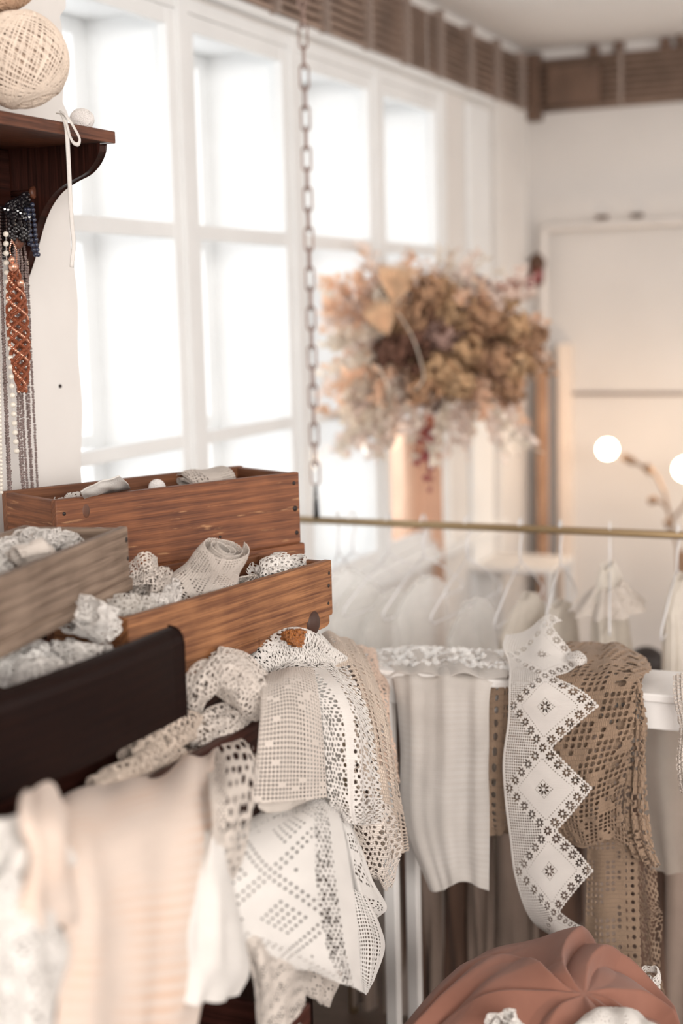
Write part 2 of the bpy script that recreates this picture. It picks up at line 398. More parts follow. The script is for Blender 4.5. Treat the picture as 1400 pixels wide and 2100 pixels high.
# ------------------------------------------------------------------ room
def struct(o): o['kind'] = 'structure'; return o
WX = -1.77
struct(MB().box(-2.1, 3.2, -2.5, 5.75, -.05, 0).build('floor', FLOOR, smooth=False))
struct(MB().box(-2.1, 3.2, -2.5, 5.75, 2.615, 2.78).build('ceiling', CEIL, smooth=False))
b = MB(); b.box(3.2, 3.35, -2.5, 5.75, 0, 1.05); b.box(3.2, 3.35, -2.5, 5.75, 2.35, 2.66); b.box(3.2, 3.35, -2.5, -2.2, 1.05, 2.35); b.box(3.2, 3.35, 4.9, 5.75, 1.05, 2.35); struct(b.build('wall_right', BACK_WALL, smooth=False))
b = MB(); b.box(-2.1, 3.2, -2.65, -2.5, 0, 1.05); b.box(-2.1, 3.2, -2.65, -2.5, 2.35, 2.66); b.box(-2.1, -1.2, -2.65, -2.5, 1.05, 2.35); struct(b.build('wall_front', BACK_WALL, smooth=False))
struct(MB().box(-2.1, 3.2, 5.7, 5.85, 0, 2.7).build('wall_back', BACK_WALL, smooth=False))
b = MB()
b.box(-2.2, WX, 1.9, 5.7, 0, .78); b.box(-2.2, WX, 1.9, 5.7, 2.345, 2.7); b.box(-2.2, WX, 4.752, 5.7, .78, 2.345)
struct(b.build('wall_left', WHITE_WALL, smooth=False))
struct(MB().box(WX, WX + .03, 5.26, 5.62, .0, 2.38).build('trim_1', WHITE_WALL, smooth=False, bevel=.006))
struct(MB().box(WX, WX + .018, 4.96, 5.20, .0, 2.33).build('trim_6', FRAME, smooth=False, bevel=.006))
# thick masonry pier with a rough broken corner
rs = np.random.RandomState(3)
nz = 150; zz = np.linspace(0, 2.7, nz)
edge = 2.145 + .006 * np.sin(zz * 9) + .004 * np.sin(zz * 31 + 1); 
cut = 0
for i in range(nz):
    if rs.rand() < .12: cut = rs.uniform(-.012, .010)
    edge[i] += cut
vs = []
for z, e in zip(zz, edge):
    vs += [(-1.5, -.6, z), (-1.5, e - .06, z), (-1.5 , e, z), (-1.515, e + .006, z), (-2.1, e + .012, z)]
fs = [(i * 5 + k, i * 5 + k + 1, i * 5 + k + 6, i * 5 + k + 5) for i in range(nz - 1) for k in range(4)]
b = MB(); b.add(vs, fs); struct(b.build('wall_pier', WHITE_WALL, smooth=False))

# window: deep partition posts, inner sashes, outer sashes, glass
GL, nt_, bb, oo = newmat('window_glass')
gl = N(nt_, 'BsdfGlossy'); gl.inputs['Roughness'].default_value = .02; tp = N(nt_, 'BsdfTransparent'); ms = N(nt_, 'MixShader'); ms.inputs[0].default_value = .05
nt_.links.new(tp.outputs[0], ms.inputs[1]); nt_.links.new(gl.outputs[0], ms.inputs[2]); nt_.links.new(ms.outputs[0], oo.inputs[0])
ys = [1.86, 2.43, 3.0, 3.585, 4.165, 4.735]; zs = [.80, 1.30, 1.80, 2.31]
for k in range(len(ys) - 1):
    y0, y1 = ys[k], ys[k + 1]
    wd = thing('window_%d' % (k + 1), None, None); struct(wd)
    fr = MB(); fr.box(-2.06, WX + .008, y1 - .022, y1 + .022, .781, 2.343, 'z')
    fr.box(-2.06, WX + .02, y0, y1, .77, .80, 'y'); fr.box(-2.05, WX + .003, y0 + .022, y1 - .022, 2.31, 2.344, 'y')
    fr.build('frame', FRAME, wd, smooth=False, bevel=.002)
    for nm, xx, st in (('inner_sash', -1.80, .042), ('outer_sash', -2.05, .06)):
        s_ = MB(); s_.box(xx, xx + .028, y0 + .018, y0 + .018 + st, .80, 2.31, 'z'); s_.box(xx, xx + .028, y1 - .018 - st, y1 - .018, .80, 2.31, 'z')
        for z, h in ((.80, .045), (1.30 - .016, .032), (1.80 - .018, .036), (2.31 - .04, .04)): s_.box(xx + .002, xx + .026, y0 + .03, y1 - .03, z, z + h, 'y')
        s_.build(nm, FRAME, wd, smooth=False, bevel=.002)
    g = MB(); g.add([(-1.785, y0 + .03, .82), (-1.785, y1 - .03, .82), (-1.785, y1 - .03, 2.29), (-1.785, y0 + .03, 2.29)], [(0, 1, 2, 3)])
    g.build('glass', GL, wd, smooth=False)
# inner bead around the head of the window wall
struct(MB().box(WX, WX + .03, 1.9, 5.24, 2.352, 2.375, 'y').build('trim_2', FRAME, smooth=False, bevel=.004))
struct(MB().box(WX, WX + .045, 1.9, 5.3, .74, .775, 'y').build('trim_3', FRAME, smooth=False, bevel=.004))

# conduit runs under the ceiling
for side, nm in ((0, 'window wall'), (1, 'back wall')):
    g = 'brown conduit pipes along the %s' % nm
    ORD = ['lowest', 'second lowest', 'third lowest', 'fourth from the bottom', 'fourth from the top', 'third highest', 'second highest', 'topmost']
    for k in range(8):
        z = 2.382 + k * .0245
        if side == 0: P = [(WX + .035, 1.6, z), (WX + .035, 5.62, z)]
        else: P = [(WX + .06, 5.665, z - .0), (2.9, 5.665, z - .0)]
        o = MB().tube(P, .0085, 8).build('conduit_pipe', PIPE2)
        tag(o, 'thin brown conduit pipe, %s of the eight along the %s' % (ORD[k], nm), 'pipe', g)
    if side == 0: o = MB().box(WX + .001, WX + .022, 1.6, 5.69, 2.372, 2.575, 'y').build('shade_trim_4', PIPE, smooth=False)  # dark backing strips: shade behind the pipes put into their colour
    else: o = MB().box(WX + .03, 2.9, 5.675, 5.699, 2.372, 2.575).build('shade_trim_5', PIPE, smooth=False)
    struct(o)
    for k in range(12 if side == 0 else 7):
        if side == 0: y = 2.2 + k * .3; o = MB().box(WX + .022, WX + .06, y, y + .014, 2.367, 2.585).build('pipe_clamp', CLAMP, smooth=False, bevel=.002)
        else: x = -1.38 + k * .36; o = MB().box(x, x + .016, 5.650, 5.675, 2.367, 2.585).build('pipe_clamp', CLAMP, smooth=False, bevel=.002)
        tag(o, 'grey strap clamp over the conduits, %s from the %s on the %s' % ((['first', 'second', 'third', 'fourth', 'fifth', 'sixth', 'seventh', 'eighth', 'ninth', 'tenth', 'eleventh', 'twelfth'][(11 - k) if side == 0 else k]), 'room corner', nm), 'clamp', 'strap clamps on the %s' % nm)
o = MB().box(WX + .02, WX + .075, 5.64, 5.695, 2.34, 2.60).build('junction_box', PIPE, smooth=False, bevel=.004); tag(o, 'dark brown junction box in the corner where the conduit runs meet', 'electrical box')
o = MB().box(-1.66, -1.45, 5.63, 5.66, 2.39, 2.54).build('cover_plate', PIPE, smooth=False, bevel=.004); tag(o, 'brown cover plate over the conduits beside the corner', 'cover')
for i, x in enumerate((-1.50, -1.40, -1.22, -1.16)):
    tag(MB().box(x, x + .035, 5.66, 5.699, 2.575, 2.61 + .01 * (i % 2)).build('ceiling_bracket', PIPE, smooth=False, bevel=.003), 'small brown bracket on top of the back wall conduits, %s from the corner' % ['first', 'second', 'third', 'fourth'][i], 'bracket', 'brackets on the back wall conduits')

# heating pipe with elbow and valve
t = thing('heating_pipe', 'white painted heating pipe bending down to a brown valve on the back wall', 'pipe')
P = [(2.9, 5.63, 1.93)] + [(-1.40 + .0 * k, 5.63, 1.915) for k in (0,)] + [(-1.645 - .035 * sin(a), 5.63, 1.88 + .035 * cos(a)) for a in np.linspace(0, pi / 2, 7)] + [(-1.68, 5.63, .2)]
MB().tube(P, .018, 12).build('pipe', PIPE_W, t)
MB().ball((-1.70, 5.62, 1.775), .035, 12, 8, (1, 1, 1.2)).build('valve_body', mplain('valve_rust', (.09, .04, .02), .5), t)
MB().tube([(-1.70, 5.62, 1.76), (-1.69, 5.57, 1.70)], .028, 10).build('valve_handle', mplain('valve_red', (.18, .06, .04), .5), t)
for i, x in enumerate((-1.45, -1.31)): tag(MB().box(x - .02, x + .02, 5.655, 5.70, 1.94, 1.955).build('pipe_hook', PIPE, smooth=False, bevel=.002), 'small dark hook over the heating pipe, %s its bend' % ['nearer to', 'farther from'][i], 'hook', 'hooks over the heating pipe')
tag(MB().tube([(-1.62, 5.69, 1.245), (2.9, 5.69, 1.262)], .006, 8).build('wall_cable', CLAMP), 'thin grey cable running level across the white back wall', 'cable')
b = MB(); b.box(-1.62, -1.575, 5.62, 5.70, 0, 1.45, 'z')
tag(b.build('door_casing_board', mplain('board_pale', (.86, .74, .64), .6), smooth=False, bevel=.004), 'pale upright board against the back wall beside the lamp', 'board')
tag(MB().box(-1.68, -1.645, 5.53, 5.585, 0, 1.35, 'z').build('wooden_post', mwood('post_brown', (.30, .16, .09), (.55, .34, .22)), smooth=False, bevel=.004), 'narrow brown wooden post standing in the corner behind the flowers', 'post')

# ------------------------------------------------------------------ lamp with bare bulbs
BULB, nt_, bb, oo = newmat('bulb_glow'); bb.inputs['Emission Color'].default_value = (1, .80, .56, 1); bb.inputs['Emission Strength'].default_value = 9; bb.inputs['Base Color'].default_value = (1, .8, .5, 1)
LAMPM = mplain('lamp_bronze', (.30, .19, .12), .5, .4)
t = thing('branch_lamp', 'branching bronze lamp with glowing bare globe bulbs before the back wall', 'lamp')
def pt(x, y): return PY(x, y, 5.2)
MB().tube([pt(1400, 1300), pt(1394, 1180), pt(1388, 1120), pt(1374, 1070), pt(1362, 1010), pt(1345, 975), pt(1325, 960), pt(1300, 948)], .006, 8).build('arm', LAMPM, t)
MB().tube([pt(1374, 1070), pt(1400, 1040), pt(1430, 985)], .006, 8).build('arm', LAMPM, t)
MB().tube([pt(1374, 1050), pt(1356, 1030), pt(1338, 1026)], .005, 8).build('arm', LAMPM, t)
MB().tube([pt(1396, 1130), pt(1402, 1230), pt(1410, 1330)] , .02, 8).build('pole_sleeve', LAMPM, t)
bp_ = PY(1405, 1330, 5.2); MB().tube([bp_, (bp_[0], bp_[1], .03)], .012, 8).build('pole', LAMPM, t)
MB().tube([(bp_[0], bp_[1], .0), (bp_[0], bp_[1], .03)], .13, 24).build('base', LAMPM, t)
for a, c_ in (((1300, 948), (1276, 936)), ((1336, 970), (1322, 955)), ((1347, 1024), (1330, 1028)), ((1376, 1082), (1366, 1066)), ((1430, 985), (1418, 975))):
    MB().tube([pt(*a), pt(*c_)], .015, 10).build('socket', LAMPM, t)
for q, rr in (((1245, 921), .036), ((1405, 962), .042)):
    MB().ball(pt(*q), rr, 24, 16).build('bulb', BULB, t)
for q, e in (((1245, 921), .55), ((1405, 962), .2)):
    l = bpy.data.lights.new('bulb_light', 'POINT'); l.energy = e; l.color = (1, .62, .36); l.shadow_soft_size = .05
    o = bpy.data.objects.new('bulb_light', l); o.location = pt(*q) + np.array((-.03, .10, 0.02)); C.objects.link(o)

# ------------------------------------------------------------------ wooden boxes and the chest they rest on
def wooden_box(name, label, L, R, width, h, th, mat, matin, hidden_nails=(), strip=0.0, dent=False, group=None):
    L = np.array(L); R = np.array(R); ln = np.linalg.norm((R - L)[:2]); rz = atan2(R[1] - L[1], R[0] - L[0])
    t = thing(name, label, 'box', (L[0], L[1], L[2] - h), rz, group)
    MB().box(0, ln, 0, th, 0, h, 'x').build('long_board', mat, t, smooth=False, bevel=.0022)
    MB().box(0, ln, width - th, width, 0, h, 'x', .7).build('long_board', matin, t, smooth=False, bevel=.0022)
    MB().box(.0005, th, th, width - th, 0, h - .002, 'y', .3).build('end_board', mat, t, smooth=False, bevel=.0015)
    MB().box(ln - th, ln - .0005, th, width - th, 0, h - .002, 'y', .9).build('end_board', matin, t, smooth=False, bevel=.0015)
    MB().box(.001, ln - .001, .001, width - .001, -strip - .001 if not dent else -.005, .001, 'x', 1.3).build('bottom_board', mat, t, smooth=False, bevel=.0015)
    for (fx, fz, r) in hidden_nails:
        x = ln - fx if fx > 0 else -fx
        MB().tube([(x, .0006, h - fz), (x, -.0006, h - fz)], r, 10).build('nail', NAIL, t)
    return t, ln
Lp, Rp = PZ(113, 1026, 1.33), PZ(613, 968, 1.33)
BXA, lnA = wooden_box('wooden_box', 'long orange pine box with a big knot, topmost and farthest of the stack', Lp, Rp, .175, .122, .014, WOOD_A, WOOD_IN,
    [(.012, .018, .0035), (.011, .062, .005), (.009, .104, .004), (-.014, .022, .003), (.17, .092, .0025)], strip=0)
MB().box(-.002, lnA + .006, -.004, .178, -.022, -.001, 'x', 2.1).build('bottom_slat', WOOD_A, BXA, smooth=False, bevel=.003)
# knot: rings standing a hair proud of the board
for (x, z, rx, rz_) in ((.052, .100, .007, .012),):
    kb = MB(); kb.ball((x, 0.0005, z), 1, 16, 8, (rx, .0012, rz_)); kb.build('knot', mplain('knot_dark', (.10, .035, .015), .5, var=.4, scale=60), BXA)
Lb, Rb = PZ(0, 1185, 1.31), PZ(262, 1079, 1.31)
dB = (Rb - Lb); Lb2 = Lb - dB * .35
BXB, lnB = wooden_box('wooden_box', 'weathered grey wooden box full of white lace at the left edge', Lb2, Rb, .16, .072, .013, WOOD_B, WOOD_B,
    [(.008, .018, .004), (.006, .045, .003)], strip=0)
MB().box(.0, lnB + .004, -.003, .16, -.020, -.001, 'x', 2.1).build('bottom_slat', WOOD_B, BXB, smooth=False, bevel=.003)
Lc, Rc = PZ(262, 1268, 1.21), PZ(680, 1148, 1.21)
BXC, lnC = wooden_box('wooden_box', 'honey pine box with toothed underside holding crochet rolls, below the long orange box', Lc, Rc, .15, .088, .014, WOOD_C, WOOD_IN,
    [(.009, .020, .0028), (.011, .040, .003), (.013, .068, .0025)])
b = MB()
x = .03
while x < lnC - .02:
    wd = .062 + .01 * sin(x * 70); y1 = min(x + wd, lnC - .002); n = 8
    P = [(x + .001, 0), (x + .001, -.014)] + [(x + .001 + (y1 - x - .002) * k / n, -.016 - .003 * sin(pi * k / n)) for k in range(1, n)] + [(y1 - .001, -.012), (y1 - .001, 0)]
    vs = [(p[0], .002, p[1]) for p in P] + [(p[0], .07, p[1]) for p in P]; m_ = len(P)
    b = MB(); b.add(vs, [tuple(range(m_)), tuple(range(2 * m_ - 1, m_ - 1, -1))] + [(i, i + m_, (i + 1) % m_ + m_, (i + 1) % m_) for i in range(m_)], [(p[0], p[1]) for p in P] * 2)
    b.build('underside_slat', WOOD_C, BXC, smooth=False, bevel=.0012); x = y1 + .001
b = MB(); b.ball((lnC - .055, .004, -.004), 1, 16, 10, (.018, .010, .021)); b.build('end_block', mwood('block_dark', (.03, .012, .008), (.09, .04, .025)), BXC)

# dark drawer with a bowed front
Ld, Rd = PZ(0, 1420, 1.205), PZ(375, 1287, 1.205)
dD = Rd - Ld; Ld2 = Ld - dD * .35; lnD = np.linalg.norm((Rd - Ld2)[:2]); rzD = atan2(dD[1], dD[0])
DRD = thing('drawer', 'almost black mahogany drawer with a bowed front, filled with white lace', 'drawer', (Ld2[0], Ld2[1], 1.205 - .118), rzD)
b = MB(); nx = 40; prof = [(0, .0), (0, .098), (.002, .107), (.006, .113), (.012, .1165), (.022, .118), (.022, 0)]
vs = []; uv = []
for i in range(nx + 1):
    x = lnD * i / nx; bow = -.012 * sin(pi * min(1, (i / nx) * 1.05)) - .0
    e = max(0, (i / nx - .80) / .20); drop = .012 * e**2 * 0
    end = .004 * max(0, (i - nx + 2)) 
    for (y, z) in prof: vs.append((x, y + bow, z * (1 - 0 * drop) - drop * (z > .05))); uv.append((x, z + y))
k = len(prof); fs = [(i * k + j, (i + 1) * k + j, (i + 1) * k + (j + 1) % k, i * k + (j + 1) % k) for i in range(nx) for j in range(k)]
fs += [tuple(range(k))[::-1], tuple(nx * k + j for j in range(k))]
b.add(vs, fs, uv); b.build('drawer_front', MAHOG, DRD, smooth=False, bevel=.002)
MB().box(lnD - .02, lnD - .008, .02, .30, 0, .085, 'y').build('side_panel', MAHOG_IN, DRD, smooth=False, bevel=.002)
MB().box(0, .012, .02, .30, 0, .085, 'y').build('side_panel', MAHOG_IN, DRD, smooth=False, bevel=.002)
MB().box(0, lnD - .008, .29, .30, 0, .085, 'x').build('back_panel', MAHOG_IN, DRD, smooth=False)
MB().box(.01, lnD - .01, .01, .29, .002, .012, 'x').build('drawer_bottom', MAHOG_IN, DRD, smooth=False)

REDW = mwood('mahogany_red', (.022, .007, .005), (.075, .024, .017), 2.5, rough=.45, spec=.2)
def drawer(name, label, x0, x1, y0, y1, z0, z1, mat):
    t = thing(name, label, 'drawer', (x1, y0, z0))
    w_, l_, h_ = x1 - x0, y1 - y0, z1 - z0
    MB().box(-.018, 0, 0, l_, 0, h_, 'y').build('drawer_front', mat, t, smooth=False, bevel=.003)
    MB().box(-w_, -.018, l_ - .014, l_ - .002, 0, h_ - .01, 'x').build('side_panel', mat, t, smooth=False, bevel=.002)
    MB().box(-w_, -.018, .002, .014, 0, h_ - .01, 'x').build('side_panel', mat, t, smooth=False, bevel=.002)
    MB().box(-w_, -.018, .014, l_ - .014, .004, .014, 'x').build('drawer_bottom', mat, t, smooth=False)
    MB().box(-w_, -w_ + .012, .014, l_ - .014, .0, h_ - .01, 'y').build('back_panel', mat, t, smooth=False)
    return t
drawer('drawer', 'reddish mahogany drawer pulled out under draped crochet, below the dark bowed drawer', -.995, -.902, .85, 1.70, .90, 1.048, REDW)
drawer('drawer', 'lowest dark red drawer with its corner at the bottom of the picture', -1.36, -.775, .85, 1.545, .56, .72, REDW)
t = thing('back_cabinet', 'narrow dark cabinet under the long orange box', 'cabinet', (-1.28, 1.98, 0))
MB().box(-.17, .15, -.215, .21, 0, 1.182, 'z').build('body', MAHOG, t, smooth=False, bevel=.004)
MB().box(-.17, .17, -.22, .20, 1.182, 1.185, 'y').build('top_panel', MAHOG, t, smooth=False)
t = thing('box_riser', 'dark plank block under the honey pine box', 'block', (-1.02, 1.75, 0))
MB().box(-.09, .012, .005, .27, 0, 1.10, 'z').build('body', MAHOG, t, smooth=False, bevel=.003)
t = thing('drawer_chest', 'dark mahogany chest carrying the pulled-out drawers and boxes', 'chest', (-1.4, .8, 0))
MB().box(-.09, .40, 0, .95, .05, .555, 'z').build('body', REDW, t, smooth=False, bevel=.004)
MB().box(-.09, .37, 0, .95, .725, .895, 'z').build('body_upper', REDW, t, smooth=False, bevel=.004)
MB().box(-.09, -.07, .0, .95, .555, .725, 'z').build('back_board', REDW, t, smooth=False)
MB().box(-.09, .40, 0, .95, .895, 1.085, 'y').build('upper_case', REDW, t, smooth=False, bevel=.003)
for x in (-.09, .34):
    for y in (.0, .89): MB().box(x, x + .06, y, y + .06, 0, .05, 'z').build('foot', REDW, t, smooth=False, bevel=.004)
MB().box(.10, .34, .75, 1.13, 1.0, 1.012, 'y').build('shelf_board', REDW, t, smooth=False) if 0 else None

# ------------------------------------------------------------------ wall shelf with pegs
t = thing('peg_shelf', 'dark glossy mahogany wall shelf with curved bracket and peg rail', 'shelf', (0, 0, 0))
b = MB(); b.box(-1.5, -1.300, .6, 1.985, 1.877, 1.896, 'y'); b.build('shelf_board', SHELFTOP, t, smooth=False, bevel=.0015)
pp = [(206, 296), (204, 312), (194, 334), (176, 354), (150, 368), (122, 386), (100, 412), (84, 444), (72, 482), (62, 520), (52, 552), (44, 575)]
W = [PY(x, y, 1.955) for x, y in pp]; W = [(q[0], q[2]) for q in W]
G = np.array(W); ts = np.linspace(0, 1, 40); G3 = cr_eval(np.stack([np.c_[G, G[:, :1] * 0], np.c_[G, G[:, :1] * 0 + 1]], 1), np.zeros(40), ts)
P = [(-1.499, 1.876)] + [(max(-1.499, q[0]), min(q[1], 1.876)) for q in G3[:, :2]] + [(-1.499, G3[-1][1] - .005)]
m_ = len(P); vs = [(p[0], 1.950, p[1]) for p in P] + [(p[0], 1.970, p[1]) for p in P]
b = MB(); b.add(vs, [tuple(range(m_)), tuple(range(2 * m_ - 1, m_ - 1, -1))] + [(i, (i + 1) % m_, (i + 1) % m_ + m_, i + m_) for i in range(m_)], [(p[1], p[0]) for p in P] * 2)
b.build('bracket', SHELFW, t, smooth=False, bevel=.002)
MB().box(-1.499, -1.484, .6, 1.949, 1.712, 1.876, 'y').build('peg_board', SHELFW, t, smooth=False, bevel=.002)
for (x, y, ln) in ((70, 395, .05), (38, 497, .08), (-25, 470, .06)):
    q = PX(x, y, -1.44)
    pg = MB().tube([(-1.49, q[1], q[2]), (q[0] - .004, q[1], q[2])], .0055, 10).build('peg', SHELFW, t)
    MB().tube([(q[0] - .006, q[1], q[2]), (q[0] - .003, q[1], q[2]), (q[0] + .002, q[1], q[2]), (q[0] + .004, q[1], q[2])], [.006, .0105, .0105, .007], 20).build('knob', SHELFTOP, pg)
tag(MB().ball(PX(123, 792, -1.4995), .0035, 10, 8).build('wall_nail', NAIL), 'small dark nail hole in the white pier below the shelf', 'nail')

# ------------------------------------------------------------------ balls of yarn
def wind(t, r, thick, mat, n, seg, tl, turns, nm):
    tot = n * seg; th = np.linspace(0, n * 2 * pi, tot); pre = np.linspace(0, 2 * pi * turns, tot); tilt = radians(tl) + .05 * np.sin(pre * 1.7)
    x, y = np.cos(th), np.sin(th); Yy = y * np.cos(tilt); Z = y * np.sin(tilt); X2 = x * np.cos(pre) - Yy * np.sin(pre); Y2 = x * np.sin(pre) + Yy * np.cos(pre)
    MB().tube(np.stack([X2, Y2, Z], 1) * r, thick, 5).build(nm, mat, t)
def yarn_ball(name, label, c, r, thick, mat, n=150, seg=56, seed=1, sq=(1, 1, 1), group=None, order=True, core=None, tl=52, turns=6.03):
    rs = np.random.RandomState(seed); P = []
    tot = n * seg; th = np.linspace(0, n * 2 * pi, tot)
    if order:
        pre = np.linspace(0, 2 * pi * turns, tot); tilt = radians(tl) + .12 * np.sin(pre * .37)
    else:
        pre = np.cumsum(rs.normal(.004, .012, tot)) * 2; tilt = 1.2 + .9 * np.sin(np.linspace(0, 23, tot))
    x, y = np.cos(th), np.sin(th); 
    X = x; Yy = y * np.cos(tilt); Z = y * np.sin(tilt)
    X2 = X * np.cos(pre) - Yy * np.sin(pre); Y2 = X * np.sin(pre) + Yy * np.cos(pre)
    if order:   # wind about a horizontal axis so the diamonds face the room
        a = 0; Y2, Z = Y2 * cos(a) - Z * sin(a), Y2 * sin(a) + Z * cos(a)
    rad = r * (.965 + .035 * np.linspace(0, 1, tot)) * (1 + .006 * np.sin(th * .31))
    P = np.stack([X2 * rad * sq[0], Y2 * rad * sq[1], Z * rad * sq[2]], 1)
    t = thing(name, label, 'yarn', tuple(c), 0, group)
    MB().tube(P, thick, 5).build('yarn_strand', mat, t)
    MB().ball((0, 0, 0), r * .935, 32, 20, sq).build('yarn_core', core or mat, t)
    return t
CORD = mplain('yarn_cream', (.77, .655, .55), .9, var=.08, scale=40, bump=.3)
CORDC = mplain('yarn_cream_core', (.60, .46, .36), .95, var=.2, scale=60, bump=.6)
CORD2 = mplain('yarn_tan', (.56, .38, .26), .9, var=.15, scale=40, bump=.3)
CORDW = mplain('yarn_white', (.78, .75, .73), .9, var=.05, scale=40)
qb = Pd(42, 143, 2.02); rb = .0685
yb = yarn_ball('yarn_ball', 'large cream ball of yarn wound in diamonds on the dark shelf', (qb[0], qb[1], 1.896 + rb + .001), rb * .965, .0012, CORD, 70, 44, core=CORDC, tl=78, turns=9.13)
wind(yb, rb, .0012, CORD, 74, 48, 56, 5.08, 'outer_winding'); yb.rotation_euler = (radians(12), radians(-14), 0)
q2 = Pd(18, -30, 2.02)
yarn_ball('yarn_ball', 'brown yarn ball resting on top of the large cream ball', (qb[0] - .019, qb[1] - .012, 1.896 + 2 * rb + .047), .052, .0013, CORD2, 90, 40, 5, (1.05, 1.05, .92), None, False, CORD2)
qs = PX(168, 246, -1.335); yarn_ball('yarn_ball', 'tiny white ball of yarn at the end of the dark shelf', (qs[0], qs[1], 1.896 + .0170), .0185, .0006, CORDW, 70, 28, 8, (1.05, 1.05, .92), None, False, CORDW)
# white ribbon hanging over the shelf edge
q = [PX(x, y, X) for x, y, X in ((118, 232, -1.325), (128, 236, -1.305), (136, 262, -1.293), (140, 320, -1.292), (143, 380, -1.292), (147, 450, -1.292), (151, 500, -1.292), (147, 548, -1.292))]
t = thing('ribbon', 'narrow white ribbon looped over the shelf edge and hanging down', 'ribbon')
def smooth(Q, n=60):
    Q = np.array(Q); return cr_eval(np.stack([Q, Q + 1e-4], 1), np.zeros(n), np.linspace(0, 1, n))
MB().tube(smooth(q), .0034, 8, flat=.3).build('tail', LINEN, t)
q = [PX(x, y, X) for x, y, X in ((124, 228, -1.31), (138, 240, -1.295), (152, 262, -1.291), (163, 284, -1.29), (160, 296, -1.289), (150, 292, -1.289), (143, 278, -1.289), (139, 262, -1.290), (132, 242, -1.30))]
MB().tube(smooth(q), .0033, 8, flat=.3).build('loop', LINEN, t)

# ------------------------------------------------------------------ bead necklaces
CRY = mplain('bead_smoky', (.22, .165, .155), .15, .1, var=.5, scale=400, spec=.9)
BLK = mplain('bead_black', (.008, .007, .009), .18, spec=.9, var=.5, scale=300)
BLUE = mplain('bead_blue_black', (.030, .036, .065), .3, spec=.7, var=.5, scale=200)
PEARL = mplain('bead_pearl', (.75, .70, .62), .22, spec=.7)
COP = mplain('bead_copper', (.34, .105, .05), .42, .35, var=.35, scale=300)
COPL = mplain('bead_copper_light', (.80, .42, .29), .25, .7, var=.1)
def strand(P, step, r, mat, parent, name='bead_strand', nu=6, nv=4, sc=(1, 1, 1), jit=.0):
    P = np.array(P); d = np.r_[0, np.cumsum(np.linalg.norm(np.diff(P, axis=0), axis=1))]; n = int(d[-1] / step)
    x = np.linspace(0, d[-1], n + 1); Q = np.stack([np.interp(x, d, P[:, k]) for k in range(3)], 1)
    T = np.gradient(Q, axis=0); rs = np.random.RandomState(n); b = MB()
    for q, tt in zip(Q, T):
        tt = tt / (np.linalg.norm(tt) + 1e-9); a = np.cross(tt, (0.3, .9, .1)); a /= np.linalg.norm(a); c_ = np.cross(tt, a)
        b.ball(q + rs.normal(0, jit, 3) if jit else q, r, nu, nv, sc, np.stack([a, c_, tt], 1))
    return b.build(name, mat, parent, smooth=(nu > 7))
def vstrand(px_list, X, n=30):
    return smooth([PX(x, y, X + dx) for x, y, dx in px_list], n)
neck = [
    ('smoky grey crystal bead necklace hanging nearest the bare pier', CRY, .0042, .0024, [[(50, 500, 0), (57, 560, 0), (62, 700, 0), (70, 860, 0), (77, 1010, 0)], [(41, 505, .01), (46, 560, .01), (55, 820, .01), (66, 1010, .01)]], -1.462),
    ('smoky brown crystal bead necklace behind the copper braid', CRY, .0042, .0025, [[(36, 500, 0), (40, 600, 0), (47, 850, 0), (57, 1010, 0)], [(30, 505, .01), (36, 700, .01), (38, 880, .01), (47, 1010, .01)]], -1.45),
    ('smoky crystal bead necklace left of the single pearl string', CRY, .0044, .0026, [[(0, 490, 0), (3, 560, 0), (8, 760, 0), (18, 1010, 0)], [(-4, 490, .01), (5, 620, .01), (12, 800, .01), (22, 1010, .01)]], -1.45),
    ('fine smoky bead necklace hanging beside the copper braid', CRY, .0042, .0022, [[(52, 520, 0), (54, 600, 0), (58, 760, 0), (62, 900, 0), (68, 1010, 0)], [(33, 520, 0), (40, 760, 0), (44, 900, 0), (50, 1010, 0)]], -1.44)]
for lb, m_, st, r_, pl, X_ in neck:
    t = thing('bead_necklace', lb, 'necklace', group='necklaces on the shelf pegs')
    for pth in pl: strand(vstrand(pth, X_), st, r_, m_, t, jit=.0004)
t = thing('pearl_necklace', 'string of round cream pearls between the smoky bead strands', 'necklace', group='necklaces on the shelf pegs')
strand(vstrand([(12, 480, 0), (13, 540, 0), (18, 640, 0), (24, 780, 0), (29, 860, 0), (34, 925, 0)], -1.425), .0145, .0046, PEARL, t, nu=14, nv=10)
MB().tube(vstrand([(12, 480, 0), (13, 540, 0), (18, 640, 0), (24, 780, 0), (29, 860, 0), (34, 925, 0)], -1.425), .0005, 4).build('thread', LINEN, t)
t = thing('pearl_necklace', 'necklace of closely strung small white pearls at the very left edge', 'necklace', group='necklaces on the shelf pegs')
strand(vstrand([(-6, 500, 0), (-4, 700, 0), (0, 850, 0), (3, 1010, 0)], -1.42), .0062, .003, PEARL, t, nu=12, nv=8)
t = thing('bead_necklace', 'cluster of glossy black faceted beads on the upper peg', 'necklace', group='necklaces on the shelf pegs')
rs = np.random.RandomState(2)
for k in range(9):
    x0 = 18 + k * 5.0
    strand(vstrand([(64 - k * 2, 398, 0), (x0 - 4 + k, 420, .01), (x0, 450, .015), (x0 + 2, 485 + 4 * (k % 3), .012)], -1.45 + .003 * (k % 3)), .0062, .0036, BLK, t, jit=.0008)
t = thing('bead_necklace', 'short dangling strings of blue-black beads at the edge of the bracket', 'necklace', group='necklaces on the shelf pegs')
strand(vstrand([(58, 430, 0), (60, 460, 0), (63, 490, 0), (72, 522, 0)], -1.43), .0075, .0040, BLUE, t, nu=8, nv=6)
strand(vstrand([(66, 420, 0), (70, 455, 0), (72, 480, 0), (75, 505, 0), (78, 522, 0)], -1.428), .0075, .0040, BLUE, t, nu=8, nv=6)
